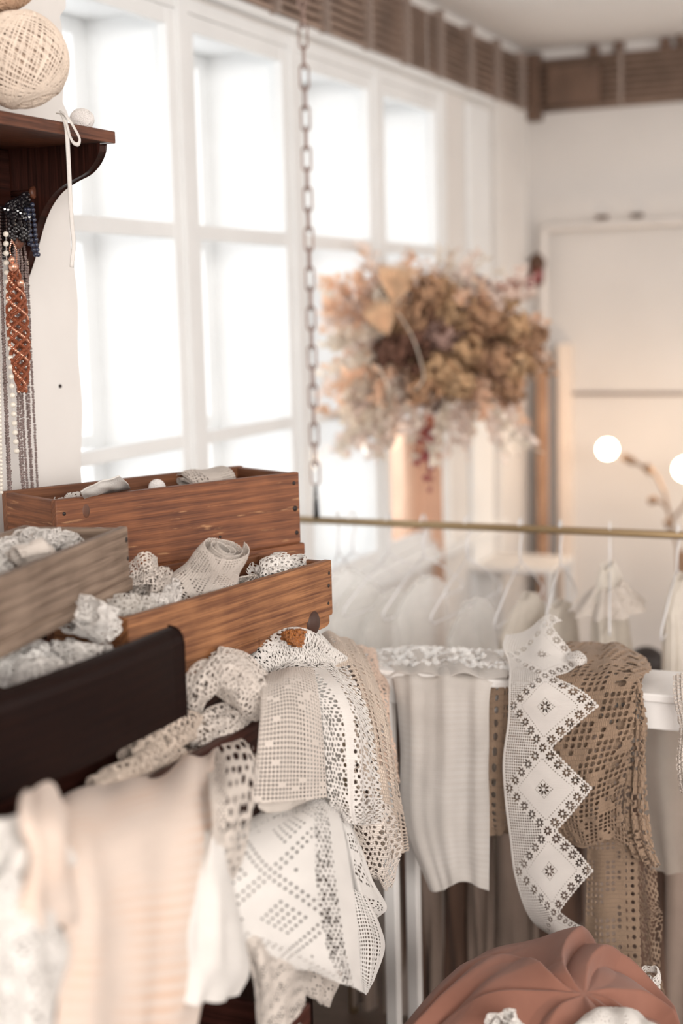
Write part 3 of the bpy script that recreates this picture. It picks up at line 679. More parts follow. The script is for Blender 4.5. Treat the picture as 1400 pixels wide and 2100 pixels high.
strand(vstrand([(52, 430, 0), (55, 470, 0), (60, 500, 0)], -1.435), .0075, .0038, BLUE, t, nu=8, nv=6)
t = thing('bead_necklace', 'dark bead necklace of many fine strands in front of the peg board', 'necklace', group='necklaces on the shelf pegs')
for k in range(8): strand(vstrand([(-2 + k * 4.5, 425, 0), (0 + k * 4.5, 470, 0), (2 + k * 4.2, 530, 0)], -1.47), .005, .0022, BLK if k % 3 else CRY, t)
t = thing('copper_necklace', 'thick braided copper bead necklace on the lower peg', 'necklace', group='necklaces on the shelf pegs')
for k in range(9):
    tt = np.linspace(0, 1, 150); ph = k * 2 * pi / 9
    xc = 28 + 18 * tt + 0 * tt; wd = 19 * np.sin(np.clip(tt, .03, .97) * pi)**.5 + 2
    xs = xc + wd * np.sin(tt * 17 * (1 if k % 2 else -1) + ph); ys = 545 + 258 * tt; dp = .012 * np.cos(tt * 17 * (1 if k % 2 else -1) + ph)
    P = [PX(a, b_, -1.425 + d_) for a, b_, d_ in zip(xs, ys, dp)]
    if k % 4 == 1: strand(P, .0046, .0025, COPL, t, nu=8, nv=6)
    else: strand(P, .0017, .0030, COP, t, nu=7, nv=3, sc=(1, 1, .32), jit=.0002)
for (x, y, r_) in ((24, 532, .005), (27, 547, .007), (42, 580, .006)): MB().ball(PX(x, y, -1.405), r_, 14, 10, (1, 1, 1.1)).build('large_bead', COPL, t)
strand(vstrand([(24, 492, 0), (20, 512, 0), (24, 530, 0)], -1.41), .003, .0014, COPL, t, 'clasp_chain')
strand(vstrand([(24, 492, 0), (33, 512, 0), (34, 540, 0)], -1.41), .003, .0014, COPL, t, 'clasp_chain')

# ------------------------------------------------------------------ garment rail, chain, hangers
RY = 3.09
t = tag(MB().tube([(-1.75, RY, 1.099), (-.05, RY, 1.1)], .0088, 16).build('hanging_rail', BRASS), 'long thin brass clothes rail hanging behind the white table', 'rail')
CHX = PY(648, 1040, RY)[0]
t = thing('hanging_chain', 'long bronze link chain hanging from the ceiling to the brass rail', 'chain', (CHX, RY, 1.1))
pitch = .0465; n = 34; hw, hl, wr_ = .0105, .0185, .0023
def link(axis_x, z):
    P = []
    for a in np.linspace(0, 2 * pi, 28, endpoint=False):
        ca, sa = cos(a), sin(a); zz_ = hl * np.sign(sa) + hw * sa if abs(sa) > .02 else 0; xx_ = hw * ca
        zz_ = (hl if sa >= 0 else -hl) + hw * sa
        P.append((xx_, 0, z + zz_) if axis_x else (0, xx_, z + zz_))
    return MB().tube(P, wr_, 8, close=True)
z = .115; k = 0
ca_ = radians(24.8)
while z < 1.50:
    o = link(k % 2 == 0, z).build('link', CHAINM, t); o.rotation_euler = (0, 0, ca_ + (.25 if k % 2 else 0) + .12 * sin(k * 1.7)); z += pitch; k += 1
MB().tube([(0, 0, .085), (-.0, 0, .05), (0, 0, -.008)], [.003, .006, .0085], 10).build('clasp', BLK, t)

def hanger_mesh(yaw, arm=.205, neck=.085, drop=.105):
    b = MB()
    hk = [(0, .012 * cos(a) , .0 + .012 * sin(a) + .0) for a in np.linspace(radians(-20), radians(200), 12)]
    hk = [(0, -.0125 * cos(a) , .0125 * sin(a)) for a in np.linspace(radians(-10), radians(190), 14)]
    P = hk + [(0, .013, -.012), (0, .010, -.03), (0, 0, -.048), (0, 0, -neck)]
    P = smooth([p for p in P], 50)
    b.tube(P, .0021, 6)
    s = [(0, 0, -neck), (0, arm * .5, -neck - drop * .42), (0, arm - .01, -neck - drop * .88), (0, arm, -neck - drop), (0, arm - .012, -neck - drop - .012), (0, 0, -neck - drop - .012), (0, -arm + .012, -neck - drop - .012), (0, -arm, -neck - drop), (0, -arm + .01, -neck - drop * .88), (0, -arm * .5, -neck - drop * .42), (0, 0, -neck)]
    b.tube(s, .0019, 6)
    return b
def garment(name, label, X, mat, w0, w1, top, length, bx=.03, seed=0, folds=5, neckw=.05, sl=.5):
    def mp(s, t):
        a = s * 2 * pi
        half = np.interp(t, [0, .04, .12, .22, 1], [neckw, w0 * .62, w0, w0 * .98, w1]); b_ = np.interp(t, [0, .06, .2, 1], [.012, bx * .7, bx, bx * 1.35])
        zt = np.interp(t, [0, .04, .12, .22, 1], [0, .018, .055, .11, length])
        rip = 1 + .10 * np.sin(folds * a + seed) * np.clip(t * 2, 0, 1) + .05 * np.sin((folds * 2 + 1) * a + t * 3)
        rb = 1 + .42 * np.sin((folds + 2) * a + seed * 2 + t) * np.clip(t * 2, 0, 1)
        return np.stack([X + b_ * rb * np.sin(a) + .01 * np.sin(t * 3 + seed), RY + half * rip * np.cos(a), top - zt + .012 * np.cos(a) * sl], -1)
    o = cloth(name, mp, 700, 900, 9, None, mat, wob(seed + 3, 5, 1, 5), .004, thick=0)
    return tag(o, label, 'garment')
hx = [(692, 1), (722, 0), (797, 0), (868, 1), (957, 0), (1067, 1), (1149, 0), (1250, 0), (1390, 0)]
lab = ['wire hanger closest to the hanging chain', 'second wire hanger from the chain, crossing its neighbour', 'third wire hanger from the chain with its shoulder dipping left', 'wire hanger in front of the peach curtain', 'empty-looking wire hanger with a small hooked end above the sequins',
       'wire hanger with a sheer white top right of the hooked one', 'wire hanger holding the narrow pale top, above the white lace', 'wire hanger carrying the ruffled cream blouse', 'wire hanger at the right edge of the rail']
rs = np.random.RandomState(11)
base = hanger_mesh(0).build('wire_hanger', WIRE)
HX = []
for i, (x, f) in enumerate(hx):
    o = base if i == 0 else base.copy()
    if i: C.objects.link(o)
    X = PY(x, 1090, RY)[0]; HX.append(X)
    o.location = (X, RY, 1.1 + .0095); o.rotation_euler = (0, radians([0, 0, 1, 0, 0, 1, 0, 0, 1][i]), radians([14, -14, -8, -6, -4, 2, 6, 14, 3][i]))
    tag(o, lab[i], 'hanger', 'wire hangers on the brass rail')
gl_ = [('sheer_top', 'sheer white top on the hanger next to the chain', 0, GARM, .17, .20, 1.005, .62), ('sheer_top', 'see-through white blouse on the second hanger from the chain', 1, GARM, .16, .2, 0.98, .66),
       ('lace_dress', 'long pale lilac-white dress on the third hanger from the chain', 2, GARM, .15, .21, .965, .80), ('sheer_top', 'bluish white sheer blouse hanging before the peach curtain', 3, GARM, .165, .2, 1.0, .70),
       ('lace_dress', 'long sheer cream dress with the hooked wire end showing', 4, GARM, .15, .22, .955, .82), ('slip_dress', 'white cotton slip on the hanger left of the draped white lace', 5, GARM2, .16, .19, .975, .74),
       ('slip_dress', 'narrow ivory slip behind the draped white lace', 6, GARM2, .14, .17, .965, .70), ('ruffled_blouse', 'cream ruffled blouse hanging alone above the brown crochet', 7, GARM2, .10, .19, 1.035, .55),
       ('slip_dress', 'cream garment cut off by the right edge of the picture', 8, GARM2, .13, .17, 1.02, .75)]
for i, (nm, lb, k, m_, w0, w1, top, ln) in enumerate(gl_):
    garment(nm, lb, HX[k], m_, w0, w1, top - (.035 if k < 7 else .01), ln, .026, i * 1.7, 4 + i % 3, .03)
# ruffle of the blouse
o = cloth('blouse_ruffle', lambda s, t: np.stack([HX[7] + .045 * np.sin(s * 2 * pi) * (1 + .3 * np.sin(s * 2 * pi * 9)) * (.5 + t), RY - .02 + (.07 + .05 * t) * np.cos(s * 2 * pi) * (1 + .12 * np.sin(s * 2 * pi * 9)), .985 - t * .055 + .004 * np.sin(s * 60)], -1), 400, 60, 3, f_net(6, 1.4), LACE_C, thick=0)
o.parent = [q for q in C.objects if q.name.startswith('ruffled_blouse')][0]
# lower row of clothes behind the table, the shade there put into their colours
DK = mcloth('garment_beige_shaded', (.34, .26, .215), 1.2, 1.2, .2, trans=.15); DK3 = mcloth('garment_pale_shaded', (.45, .38, .33), 1.2, 1.2, .2, trans=.2); DK2 = mcloth('garment_tan_shaded', (.15, .09, .065), 1.2, 1.2, .2, trans=.1); 
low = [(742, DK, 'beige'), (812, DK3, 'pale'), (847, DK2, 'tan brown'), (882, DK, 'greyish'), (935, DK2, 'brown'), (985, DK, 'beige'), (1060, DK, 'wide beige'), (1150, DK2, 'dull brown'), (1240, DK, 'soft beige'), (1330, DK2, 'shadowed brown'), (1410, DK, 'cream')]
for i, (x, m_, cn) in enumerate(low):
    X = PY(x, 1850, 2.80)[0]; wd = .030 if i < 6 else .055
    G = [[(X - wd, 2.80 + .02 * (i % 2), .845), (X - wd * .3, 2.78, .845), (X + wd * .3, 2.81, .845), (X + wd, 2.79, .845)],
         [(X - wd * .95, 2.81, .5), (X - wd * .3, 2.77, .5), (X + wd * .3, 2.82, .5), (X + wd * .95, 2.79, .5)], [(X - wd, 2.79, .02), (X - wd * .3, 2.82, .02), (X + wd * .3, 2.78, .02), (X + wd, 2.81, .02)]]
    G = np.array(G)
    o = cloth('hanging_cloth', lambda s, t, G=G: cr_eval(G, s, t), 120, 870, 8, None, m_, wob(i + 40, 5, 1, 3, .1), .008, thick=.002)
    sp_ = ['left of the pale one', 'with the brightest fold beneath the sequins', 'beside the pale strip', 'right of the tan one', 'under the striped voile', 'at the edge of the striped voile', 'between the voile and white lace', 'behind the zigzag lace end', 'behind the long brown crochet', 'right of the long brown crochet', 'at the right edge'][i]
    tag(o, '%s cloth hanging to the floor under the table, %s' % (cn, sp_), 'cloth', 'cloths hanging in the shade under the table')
tag(MB().tube([(-1.3, 2.81, .845), (-.1, 2.81, .845)], .009, 10).build('low_rail', BRASS), 'lower rail carrying the shaded cloths behind the table', 'rail')
for x in (-1.3, -.1): tag(MB().tube([(x, 2.81, 0), (x, 2.81, .845)], .01, 10).build('rail_post', BRASS), 'upright post carrying the %s end of the low rail behind the table' % ('window' if x < -1 else 'far'), 'post', 'posts of the low rail')
# tulle skirt right of the brown crochet
G = grid([[(1290, 1440, 2.75), (1340, 1440, 2.70), (1390, 1440, 2.72), (1440, 1440, 2.75)], [(1300, 1600, 2.75), (1350, 1610, 2.70), (1400, 1610, 2.73), (1450, 1610, 2.7)], [(1335, 1782, 2.72), (1370, 1792, 2.70), (1410, 1790, 2.7), (1460, 1790, 2.7)]], 'Y')
tag(cloth('tulle_skirt', lambda s, t: cr_eval(G, s, t), 200, 330, 4, None, TULLE, wob(77, 5, 1, 4, .1), .006, thick=0), 'sheer cream tulle with a fine hem hanging right of the brown crochet', 'cloth')
# peach curtain by the window and pale things behind the rail
G = grid([[(792, 860, 4.6), (830, 860, 4.5), (870, 860, 4.6), (905, 860, 4.55)], [(795, 1000, 4.6), (830, 1000, 4.5), (870, 1010, 4.6), (905, 1010, 4.55)], [(800, 1200, 4.6), (830, 1200, 4.5), (870, 1210, 4.6), (910, 1210, 4.55)], [(800, 1500, 4.6), (830, 1500, 4.5), (870, 1510, 4.6), (915, 1500, 4.55)]], 'Y')
tag(cloth('peach_curtain', lambda s, t: cr_eval(G, s, t), 200, 900, 8, None, PEACHG, wob(70, 5, 1, 3, .1), .012, thick=.001), 'peach pink curtain hanging by the far window below the dried flowers', 'curtain')
G = grid([[(1005, 770, 5.55), (1035, 770, 5.5), (1068, 770, 5.55)], [(1005, 1000, 5.55), (1035, 1000, 5.5), (1068, 1000, 5.55)], [(1005, 1300, 5.55), (1035, 1300, 5.5), (1068, 1300, 5.55)]], 'Y')
tag(cloth('pale_curtain', lambda s, t: cr_eval(G, s, t), 120, 900, 8, None, mplain('pale_peach', (.86, .70, .58), .9), wob(71, 5, 1, 3, .1), .01, thick=.001), 'pale peach drape hanging in the corner beside the wooden post', 'curtain')
t = thing('side_table', 'small white side table far behind the rail, in the corner', 'table', tuple(PY(1070, 1150, 5.1)[:2]) + (0,))
zt = PY(1070, 1150, 5.1)[2]
MB().box(-.20, .16, -.16, .16, zt - .02, zt, 'x').build('tabletop', PAINT, t, smooth=False, bevel=.004)
for sx_ in (-.18, .13):
    for sy_ in (-.14, .11): MB().box(sx_, sx_ + .03, sy_, sy_ + .03, 0, zt - .02, 'z').build('leg', PAINT, t, smooth=False, bevel=.003)
q = PY(1325, 1340, 3.9); tag(MB().ball((q[0], q[1], q[2] - .03), .05, 16, 10, (1.1, 1, 1)).build('dark_basket', NAIL), 'dark round object half hidden behind the brown crochet', 'basket')
tag(MB().tube([(q[0], q[1], 0), (q[0], q[1], q[2] - .08)], [.09, .05], 14).build('plinth', mplain('plinth_grey', (.45, .40, .37), .7)), 'grey plinth carrying the dark object behind the table', 'plinth')

# ------------------------------------------------------------------ white console table
t = thing('console_table', 'narrow white painted table draped with lace, right of the drawers', 'table', (-1.06, 2.33, 0))
MB().box(0, 1.15, 0, .165, .935, .95, 'x').build('tabletop', PAINT, t, smooth=False, bevel=.003)
MB().box(.01, 1.14, .010, .028, .885, .935, 'x').build('apron', PAINT, t, smooth=False, bevel=.003)
MB().box(.01, 1.14, .137, .155, .885, .935, 'x').build('apron', PAINT, t, smooth=False, bevel=.003)
for x in (.045, 1.10):
    for y in (.012, .120): MB().box(x, x + .024, y, y + .024, 0, .935, 'z').build('leg', PAINT, t, smooth=False, bevel=.003)

# ------------------------------------------------------------------ lace rolls and wads
def roll(name, label, c, axis, r0, r1, width, turns, field, mat, seed=0, start=0., squash=(1, 1), crush=.08, res=1.1, cone=.0, group=None, thick=.0009):
    ax = np.array(axis, float); ax /= np.linalg.norm(ax); e1 = np.cross(ax, (0, 0, 1.)); e1 /= np.linalg.norm(e1); e2 = np.cross(ax, e1); c = np.array(c)
    L = 2 * pi * (r0 + r1) / 2 * turns; wv = wob(seed, 4, .3, 1.6, .8)
    def mp(s, t):
        a = start + t * turns * 2 * pi; r = r0 + (r1 - r0) * t; r = r * (1 + crush * np.sin(2 * a + seed) + crush * .6 * np.sin(3 * a + s * 3 + seed)) * (1 + cone * (s - .5))
        h = (s - .5) * width + .006 * np.sin(a * .9 + seed)
        return c + h[..., None] * ax + (r * np.cos(a) * squash[0])[..., None] * e1 + (r * np.sin(a) * squash[1])[..., None] * e2
    o = cloth(name, mp, width * 1000, L * 1000, res, field, mat, wv, .003, thick=thick)
    return tag(o, label, 'lace', group)
def wad(name, label, c, size, width, length, field, mat, seed=0, res=1.4, group=None, n=5, cat='lace', thick=.0009, amp=.003, turns=None):
    rs = np.random.RandomState(seed); c = np.array(c); size = np.array(size); turns = turns or max(2.2, length / (2 * pi * size[0] * .62))
    ph = rs.uniform(0, 6.28, 12); A0 = rs.normal(0, 1, 3); A0[2] = abs(A0[2]) * .6 + .35; A0 /= np.linalg.norm(A0); A1 = rs.normal(0, .55, 3)
    def mp(s, t):
        a = t * turns * 2 * pi
        ax = A0 + A1 * np.sin(t * 4.3 + ph[0])[..., None] + .25 * np.stack([np.sin(t * 9 + ph[1]), np.sin(t * 8 + ph[2]), 0 * t], -1); ax /= np.linalg.norm(ax, axis=-1)[..., None]
        e1 = np.cross(ax, np.broadcast_to((.3, .2, 1.), ax.shape)); e1 /= np.linalg.norm(e1, axis=-1)[..., None]; e2 = np.cross(ax, e1)
        r = .42 + .34 * t + .22 * np.sin(a * .73 + ph[3]) + .10 * np.sin(3 * a + ph[4]) + .06 * np.sin(5 * a + s * 2 + ph[5])
        dr = np.stack([.35 * np.sin(t * 5 + ph[6]), .35 * np.sin(t * 6 + ph[7]), .3 * np.sin(t * 7 + ph[8])], -1)
        q = dr + r[..., None] * (np.cos(a)[..., None] * e1 + np.sin(a)[..., None] * e2)
        q = c + q * size + ((s - .5) * width * (1 + .2 * np.sin(a + ph[9])))[..., None] * ax
        lo = c[2] - size[2] * 1.05; q[..., 2] = np.where(q[..., 2] < lo, lo + (q[..., 2] - lo) * .15, q[..., 2])
        return q
    o = cloth(name, mp, width * 1000, length * 1000, res, field, mat, wob(seed + 50, 5, .5, 2.5, 2.), amp, thick=thick)
    return tag(o, label, cat, group)
def rope(name, label, path, rad, field, mat, seed=0, W_=None, turns=1.25, res=1., folds=2, cat='crochet', group=None, thick=.0014, fold=.16):
    """a cloth gathered into a loose roll along a path of (px, py, X, radius factor)"""
    G = np.array([list(PX(x, y, X)) + [k] for x, y, X, k in path]); G2 = np.stack([G, G + 1e-6], 1)
    L = np.linalg.norm(np.diff(G[:, :3], axis=0), axis=1).sum() * 1.1; W_ = W_ or 2 * pi * rad * turns * 1.1
    def mp(s, t):
        q = cr_eval(G2, s * 0, t); T = cr_eval(G2, s * 0, np.clip(t + .01, 0, 1)) - cr_eval(G2, s * 0, np.clip(t - .01, 0, 1)); T = T[..., :3]; T /= np.linalg.norm(T, axis=-1)[..., None]
        e1 = np.cross(T, np.broadcast_to((1., .4, .2), T.shape)); e1 /= np.linalg.norm(e1, axis=-1)[..., None]; e2 = np.cross(T, e1); a = s * turns * 2 * pi + 3.6 + 1.2 * t
        r = rad * q[..., 3] * (1 + fold * np.sin(folds * a + seed + t * 5) + .12 * np.sin((folds * 2 + 1) * a + seed * 2 - t * 7)) * (1 + .12 * (s - .5))
        return q[..., :3] + (r * np.cos(a))[..., None] * e1 + (r * np.sin(a))[..., None] * e2
    return tag(cloth(name, mp, W_ * 1000, L * 1000, res, field, mat, wob(seed + 9, 5, 1, 3, 1.), .002, thick=thick), label, cat, group)

# box A
roll('lace_roll', 'cream lace roll lying at the right inside the long orange box', PZ(420, 985, 1.315), (.45, .9, .05), .010, .026, .085, 4, f_mix([(lambda u, v: u < 30, f_net(5, 1.5)), (lambda u, v: u > 60, f_filet(3.5, 1.))]), LACE_C, 1, squash=(1.5, .8))
cloth_end = ctrl([[(165, 1008, 1.352), (200, 990, 1.357), (245, 976, 1.362)], [(170, 1020, 1.335), (215, 1006, 1.338), (262, 992, 1.340)], [(180, 1030, 1.30), (220, 1016, 1.30), (268, 1004, 1.30)]], 'Z')
tag(cloth('lace_strip', cloth_end, 70, 50, .9, f_net(3., .55), LINEN, wob(4), .001, thick=.002), 'stiff folded white strip standing up in the long orange box', 'lace')
wad('lace_bundle', 'small white lace curl by the knotty end of the long orange box', PZ(135, 1030, 1.305), (.022, .02, .014), .02, .3, f_net(4, 1.1), LACE_W, 5)
yarn_ball('thread_ball', 'little white thread ball between the strip and roll in the long orange box', PZ(322, 1000, 1.318), .014, .0006, CORDW, 50, 24, 6, (1, 1, 1), None, False, CORDW)
# box B
cB = lambda x, y, z: PZ(x, y, z)
for i, (x, y, z, sz, w_, sd, mt, lb) in enumerate([
    (72, 1108, 1.298, (.032, .028, .018), .022, 11, LACE_W, 'lilac white lace coil heaped highest in the grey box'),
    (118, 1112, 1.292, (.030, .028, .016), .020, 12, LACE_W, 'white lace curls nearest the back right of the grey box'),
    (45, 1122, 1.290, (.036, .022, .018), .026, 13, LACE_C, 'cream rolled lace with a spiral end in the grey box'),
    (10, 1128, 1.292, (.030, .025, .018), .022, 14, LACE_W, 'white lace heap at the left edge of the grey box'),
    (160, 1108, 1.284, (.026, .028, .012), .018, 15, LACE_W, 'small white looped trimming along the grey box back'),
    (195, 1100, 1.284, (.020, .022, .010), .015, 16, LACE_C, 'ivory loops at the far corner of the grey box'),
    (60, 1150, 1.284, (.034, .020, .012), .022, 17, LACE_C, 'flat ivory lace behind the front board of the grey box'),
    (-20, 1160, 1.285, (.034, .03, .012), .022, 18, LACE_W, 'white lace partly outside the picture in the grey box')]):
    wad('lace_bundle', lb, cB(x, y, z), sz, w_, .8, f_net(4.6, 1.4, .4), mt, sd, group='lace bundles in the grey box')
roll('lace_roll', 'cream lace roll showing its spiral end in the grey box', PZ(68, 1135, 1.300), (.5, .85, .1), .004, .017, .04, 5, f_net(4, 1.1, mask=lambda a, b_: a < 12), LACE_C, 9, res=1.2)

# box C: big cream roll standing at a slant, white crochet, lace at the far end
fil_dia = f_mix([(lambda u, v: (np.mod(v + u * .0, 46) > 4) & (u > 3), f_filet(3.9, 1.15, lambda i, j: ((np.abs(np.mod(i, 16) - 8) + np.abs(np.mod(j, 16) - 8)) % 8 > 2)))])
roll('lace_roll', 'largest cream filet lace roll standing in the honey pine box', PZ(437, 1165, 1.235), (.62, -.25, .75), .012, .040, .088, 3.2, fil_dia, LACE_C, 2, start=2., squash=(1.1, 1.0), crush=.09, res=.8, cone=-.5)
wad('lace_bundle', 'open white crochet wad left of the large cream roll', PZ(318, 1195, 1.222), (.040, .034, .026), .055, .42, f_net(5., 1.7), LACE_C, 23, 1.0)
wad('lace_bundle', 'white crochet folds nearest the front board of the honey pine box', PZ(335, 1232, 1.205), (.045, .028, .013), .045, .4, f_net(5., 1.6), LACE_W, 24, 1.0)
wad('lace_bundle', 'white eyelet lace loops at the far end of the honey pine box', PZ(560, 1168, 1.205), (.034, .045, .018), .04, .45, f_net(7., 2.), LACE_W, 31, 1.1)
wad('lace_bundle', 'flat white eyelet lace right of the large cream roll', PZ(610, 1165, 1.195), (.025, .05, .012), .045, .35, f_net(7., 1.8), LACE_W, 26, 1.1)
wad('lace_bundle', 'beige lace under the large cream roll', PZ(480, 1210, 1.185), (.03, .06, .012), .04, .4, f_net(4., 1.2), LACE_C, 27, 1.2)
# drawer D
for i, (x, y, z, sz, w_, sd, mt, lb) in enumerate([
    (190, 1270, 1.215, (.045, .035, .024), .05, 41, LACE_W, 'white lace bundle resting highest in the dark bowed drawer'),
    (265, 1250, 1.205, (.035, .035, .016), .03, 42, SHEER, 'gauzy white ribbon curl beside the grey box'),
    (150, 1345, 1.170, (.042, .030, .014), .035, 43, LACE_W, 'soft white lace lying behind the dark curved front'),
    (40, 1365, 1.175, (.045, .030, .020), .045, 44, LINEN, 'blurred bright white lace at the left of the dark bowed drawer'),
    (90, 1395, 1.165, (.050, .025, .014), .04, 45, LACE_W, 'white lace pressed against the dark curved front'),
    (15, 1320, 1.185, (.03, .03, .016), .03, 46, LACE_C, 'small cream lace curl at the far left of the dark bowed drawer')]):
    wad('lace_bundle', lb, PZ(x, y, z), sz, w_, .6, f_net(5.6, 1.7, .5), mt, sd, group='lace bundles in the dark bowed drawer')
# orange crochet scrap
wad('crochet_scrap', 'small orange crochet scrap peeking out under the honey pine box', PX(600, 1308, -.925), (.016, .022, .012), .018, .3, f_net(6, 1.6), LACE_O, 61, 1.1, cat='crochet', thick=.002)

# ------------------------------------------------------------------ cloths over the reddish drawer
# (px, py, X) control rows from top to bottom
rope('crochet_bundle', 'cream crochet twisted into a fat knot on the drawer edge beside the dark front', [(392, 1470, -.97, .6), (400, 1420, -.95, .9), (440, 1382, -.93, 1.1), (480, 1395, -.915, 1.25), (515, 1432, -.90, 1.1), (530, 1462, -.90, .5)], .020, f_net(6.2, 2.1, .4), LACE_C, 3)
rope('crochet_bundle', 'second cream crochet tube curling behind the fat knot under the honey pine box', [(430, 1360, -1.0, .5), (462, 1352, -.98, .9), (500, 1372, -.955, 1.1), (530, 1400, -.94, 1.), (552, 1420, -.93, .6)], .017, f_net(6.2, 2.1, .4), LACE_C, 5)
rope('crochet_bundle', 'beige crochet tube lying in the drawer above the peach cloth', [(405, 1535, -.94, .7), (425, 1500, -.935, 1.), (460, 1474, -.93, 1.15), (500, 1464, -.93, 1.), (528, 1470, -.93, .6)], .018, f_net(7.2, 2.6, .5), LACE_C, 7)
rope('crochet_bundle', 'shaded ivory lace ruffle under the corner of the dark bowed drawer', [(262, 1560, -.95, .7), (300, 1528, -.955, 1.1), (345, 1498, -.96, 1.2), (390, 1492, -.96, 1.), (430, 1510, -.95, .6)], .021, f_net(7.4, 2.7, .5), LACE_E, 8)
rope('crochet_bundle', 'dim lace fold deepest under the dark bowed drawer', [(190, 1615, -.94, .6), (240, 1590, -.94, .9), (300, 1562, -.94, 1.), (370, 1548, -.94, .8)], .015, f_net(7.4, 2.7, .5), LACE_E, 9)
rope('crochet_bundle', 'white openwork lace gathered right under the honey pine box', [(500, 1385, -1.0, .8), (545, 1345, -.99, 1.2), (600, 1335, -.98, 1.4), (650, 1345, -.98, 1.3), (695, 1370, -.97, .9)], .024, f_net(6.5, 2.2, .5), LACE_W, 11)
G = [[(560, 1355, -1.0), (610, 1325, -1.0), (655, 1330, -1.0), (700, 1352, -.97)],
     [(560, 1392, -.93), (620, 1368, -.94), (680, 1372, -.93), (728, 1400, -.90)],
     [(610, 1420, -.885), (660, 1410, -.875), (710, 1420, -.87), (757, 1462, -.865)],
     [(655, 1470, -.865), (690, 1470, -.85), (730, 1480, -.84), (768, 1520, -.85)],
     [(664, 1560, -.855), (700, 1565, -.835), (735, 1570, -.825), (778, 1590, -.84)],
     [(672, 1635, -.85), (705, 1650, -.83), (740, 1655, -.82), (786, 1650, -.835)],
     [(690, 1672, -.845), (715, 1690, -.825), (745, 1692, -.82), (782, 1690, -.83)]]
W1F = f_mix([(lambda u, v: (v > 60) & (np.abs(u - 45) > 6), f_net(6.2, 2.15, .3)), (lambda u, v: (v <= 60), f_net(6.6, 2.2, .5))])
tag(cloth('crochet_drape', ctrl(G), 92, 300, .8, edge_scallop(W1F, 92, 300, 15, 6, 'blr'), LACE_W, wob(81, 5, 1, 3, .3), .005, wr2=wob(82, 4, 3, 6, .2), amp2=.0025), 'white crochet with wavy edge falling right of the filet square cloth', 'crochet')
G = [[(548, 1385, -.93), (592, 1368, -.93), (640, 1372, -.93)], [(536, 1412, -.885), (594, 1392, -.88), (650, 1412, -.88)], [(534, 1470, -.86), (600, 1460, -.85), (660, 1482, -.855)],
     [(528, 1560, -.85), (600, 1558, -.838), (668, 1566, -.85)], [(520, 1648, -.845), (598, 1644, -.835), (671, 1636, -.845)]]
F1F = f_filet(4.8, 1.5, lambda i, j: (hsh(np.floor(i / 2), j, 3) > .06), cy=4.8)
tag(cloth('filet_cloth', ctrl(G), 96, 185, .62, lambda u, v: np.minimum(F1F(u, v), np.minimum(np.minimum(u, 96 - u), 185 - v) - .3 + .8), LACE_C, wob(83, 4, .6, 2, .3), .0025), 'cream filet crochet cloth of tiny squares folded over the reddish drawer', 'crochet')
G = [[(528, 1645, -.855), (598, 1640, -.85), (640, 1640, -.86)], [(532, 1660, -.855), (570, 1668, -.85), (610, 1655, -.86)], [(545, 1672, -.87), (560, 1672, -.865), (580, 1664, -.87)]]
tag(cloth('filet_cloth', ctrl(G), 70, 30, .9, None, LACE_C, wob(84), .001), 'turned-under fold of cream cloth below the filet squares', 'crochet')
# beige crochet right side
G = [[(620, 1318, -1.04), (665, 1302, -1.04), (710, 1306, -1.03), (742, 1330, -1.0)],
     [(640, 1345, -.98), (685, 1335, -.975), (730, 1345, -.96), (768, 1385, -.94)],
     [(680, 1400, -.925), (722, 1400, -.92), (760, 1415, -.905), (795, 1465, -.90)],
     [(705, 1480, -.90), (745, 1480, -.89), (778, 1500, -.88), (806, 1540, -.885)],
     [(722, 1580, -.885), (760, 1590, -.875), (792, 1600, -.87), (818, 1630, -.88)],
     [(745, 1680, -.88), (775, 1690, -.87), (805, 1695, -.87), (828, 1700, -.88)],
     [(770, 1750, -.88), (790, 1760, -.87), (812, 1762, -.87), (834, 1745, -.88)]]
BF = f_filet(8.3, 2.7, lambda i, j: (hsh(np.floor(i / 2), np.floor(j / 3), 5) > .22), cy=8.2, p=2.5)
tag(cloth('crochet_drape', ctrl(G), 100, 390, .85, edge_scallop(BF, 100, 390, 11, 3, 'blr'), LACE_E, wob(85, 5, 1, 3, .3), .005, wr2=wob(86, 4, 3, 7, .2), amp2=.0015, thick=.0018), 'beige open-mesh crochet hanging at the right end of the drawer', 'crochet')
G = [[(705, 1650, -.865), (735, 1640, -.855), (770, 1640, -.85), (800, 1650, -.86)], [(720, 1690, -.86), (752, 1690, -.84), (785, 1690, -.835), (812, 1690, -.85)],
     [(735, 1740, -.86), (765, 1745, -.84), (795, 1745, -.835), (820, 1735, -.85)], [(748, 1780, -.86), (770, 1795, -.845), (795, 1800, -.84), (812, 1780, -.85)], [(770, 1800, -.86), (780, 1812, -.85), (795, 1826, -.845), (800, 1812, -.85)]]
tag(cloth('crochet_drape', ctrl(G), 75, 130, .8, edge_scallop(f_net(7.5, 2.3, .35), 75, 130, 9, 3, 'blr'), LACE_C, wob(87), .004, thick=.0015), 'cream flowered crochet tip under the white wavy drape', 'crochet')
G = [[(690, 1330, -1.08), (740, 1322, -1.07), (785, 1345, -1.06)], [(720, 1370, -1.01), (765, 1370, -1.0), (800, 1400, -1.0)], [(740, 1440, -.97), (775, 1440, -.96), (802, 1470, -.96)], [(760, 1520, -.96), (790, 1530, -.95), (812, 1560, -.95)], [(775, 1600, -.95), (800, 1600, -.94), (820, 1610, -.94)]]
tag(cloth('lace_drape', ctrl(G), 70, 240, 1., edge_scallop(f_net(4.5, 1.4, .5), 70, 240, 9, 3, 'blr'), LACE_P, wob(88, 5, 2, 5, .5), .006), 'peach lace peeping out behind the beige open-mesh crochet', 'lace')
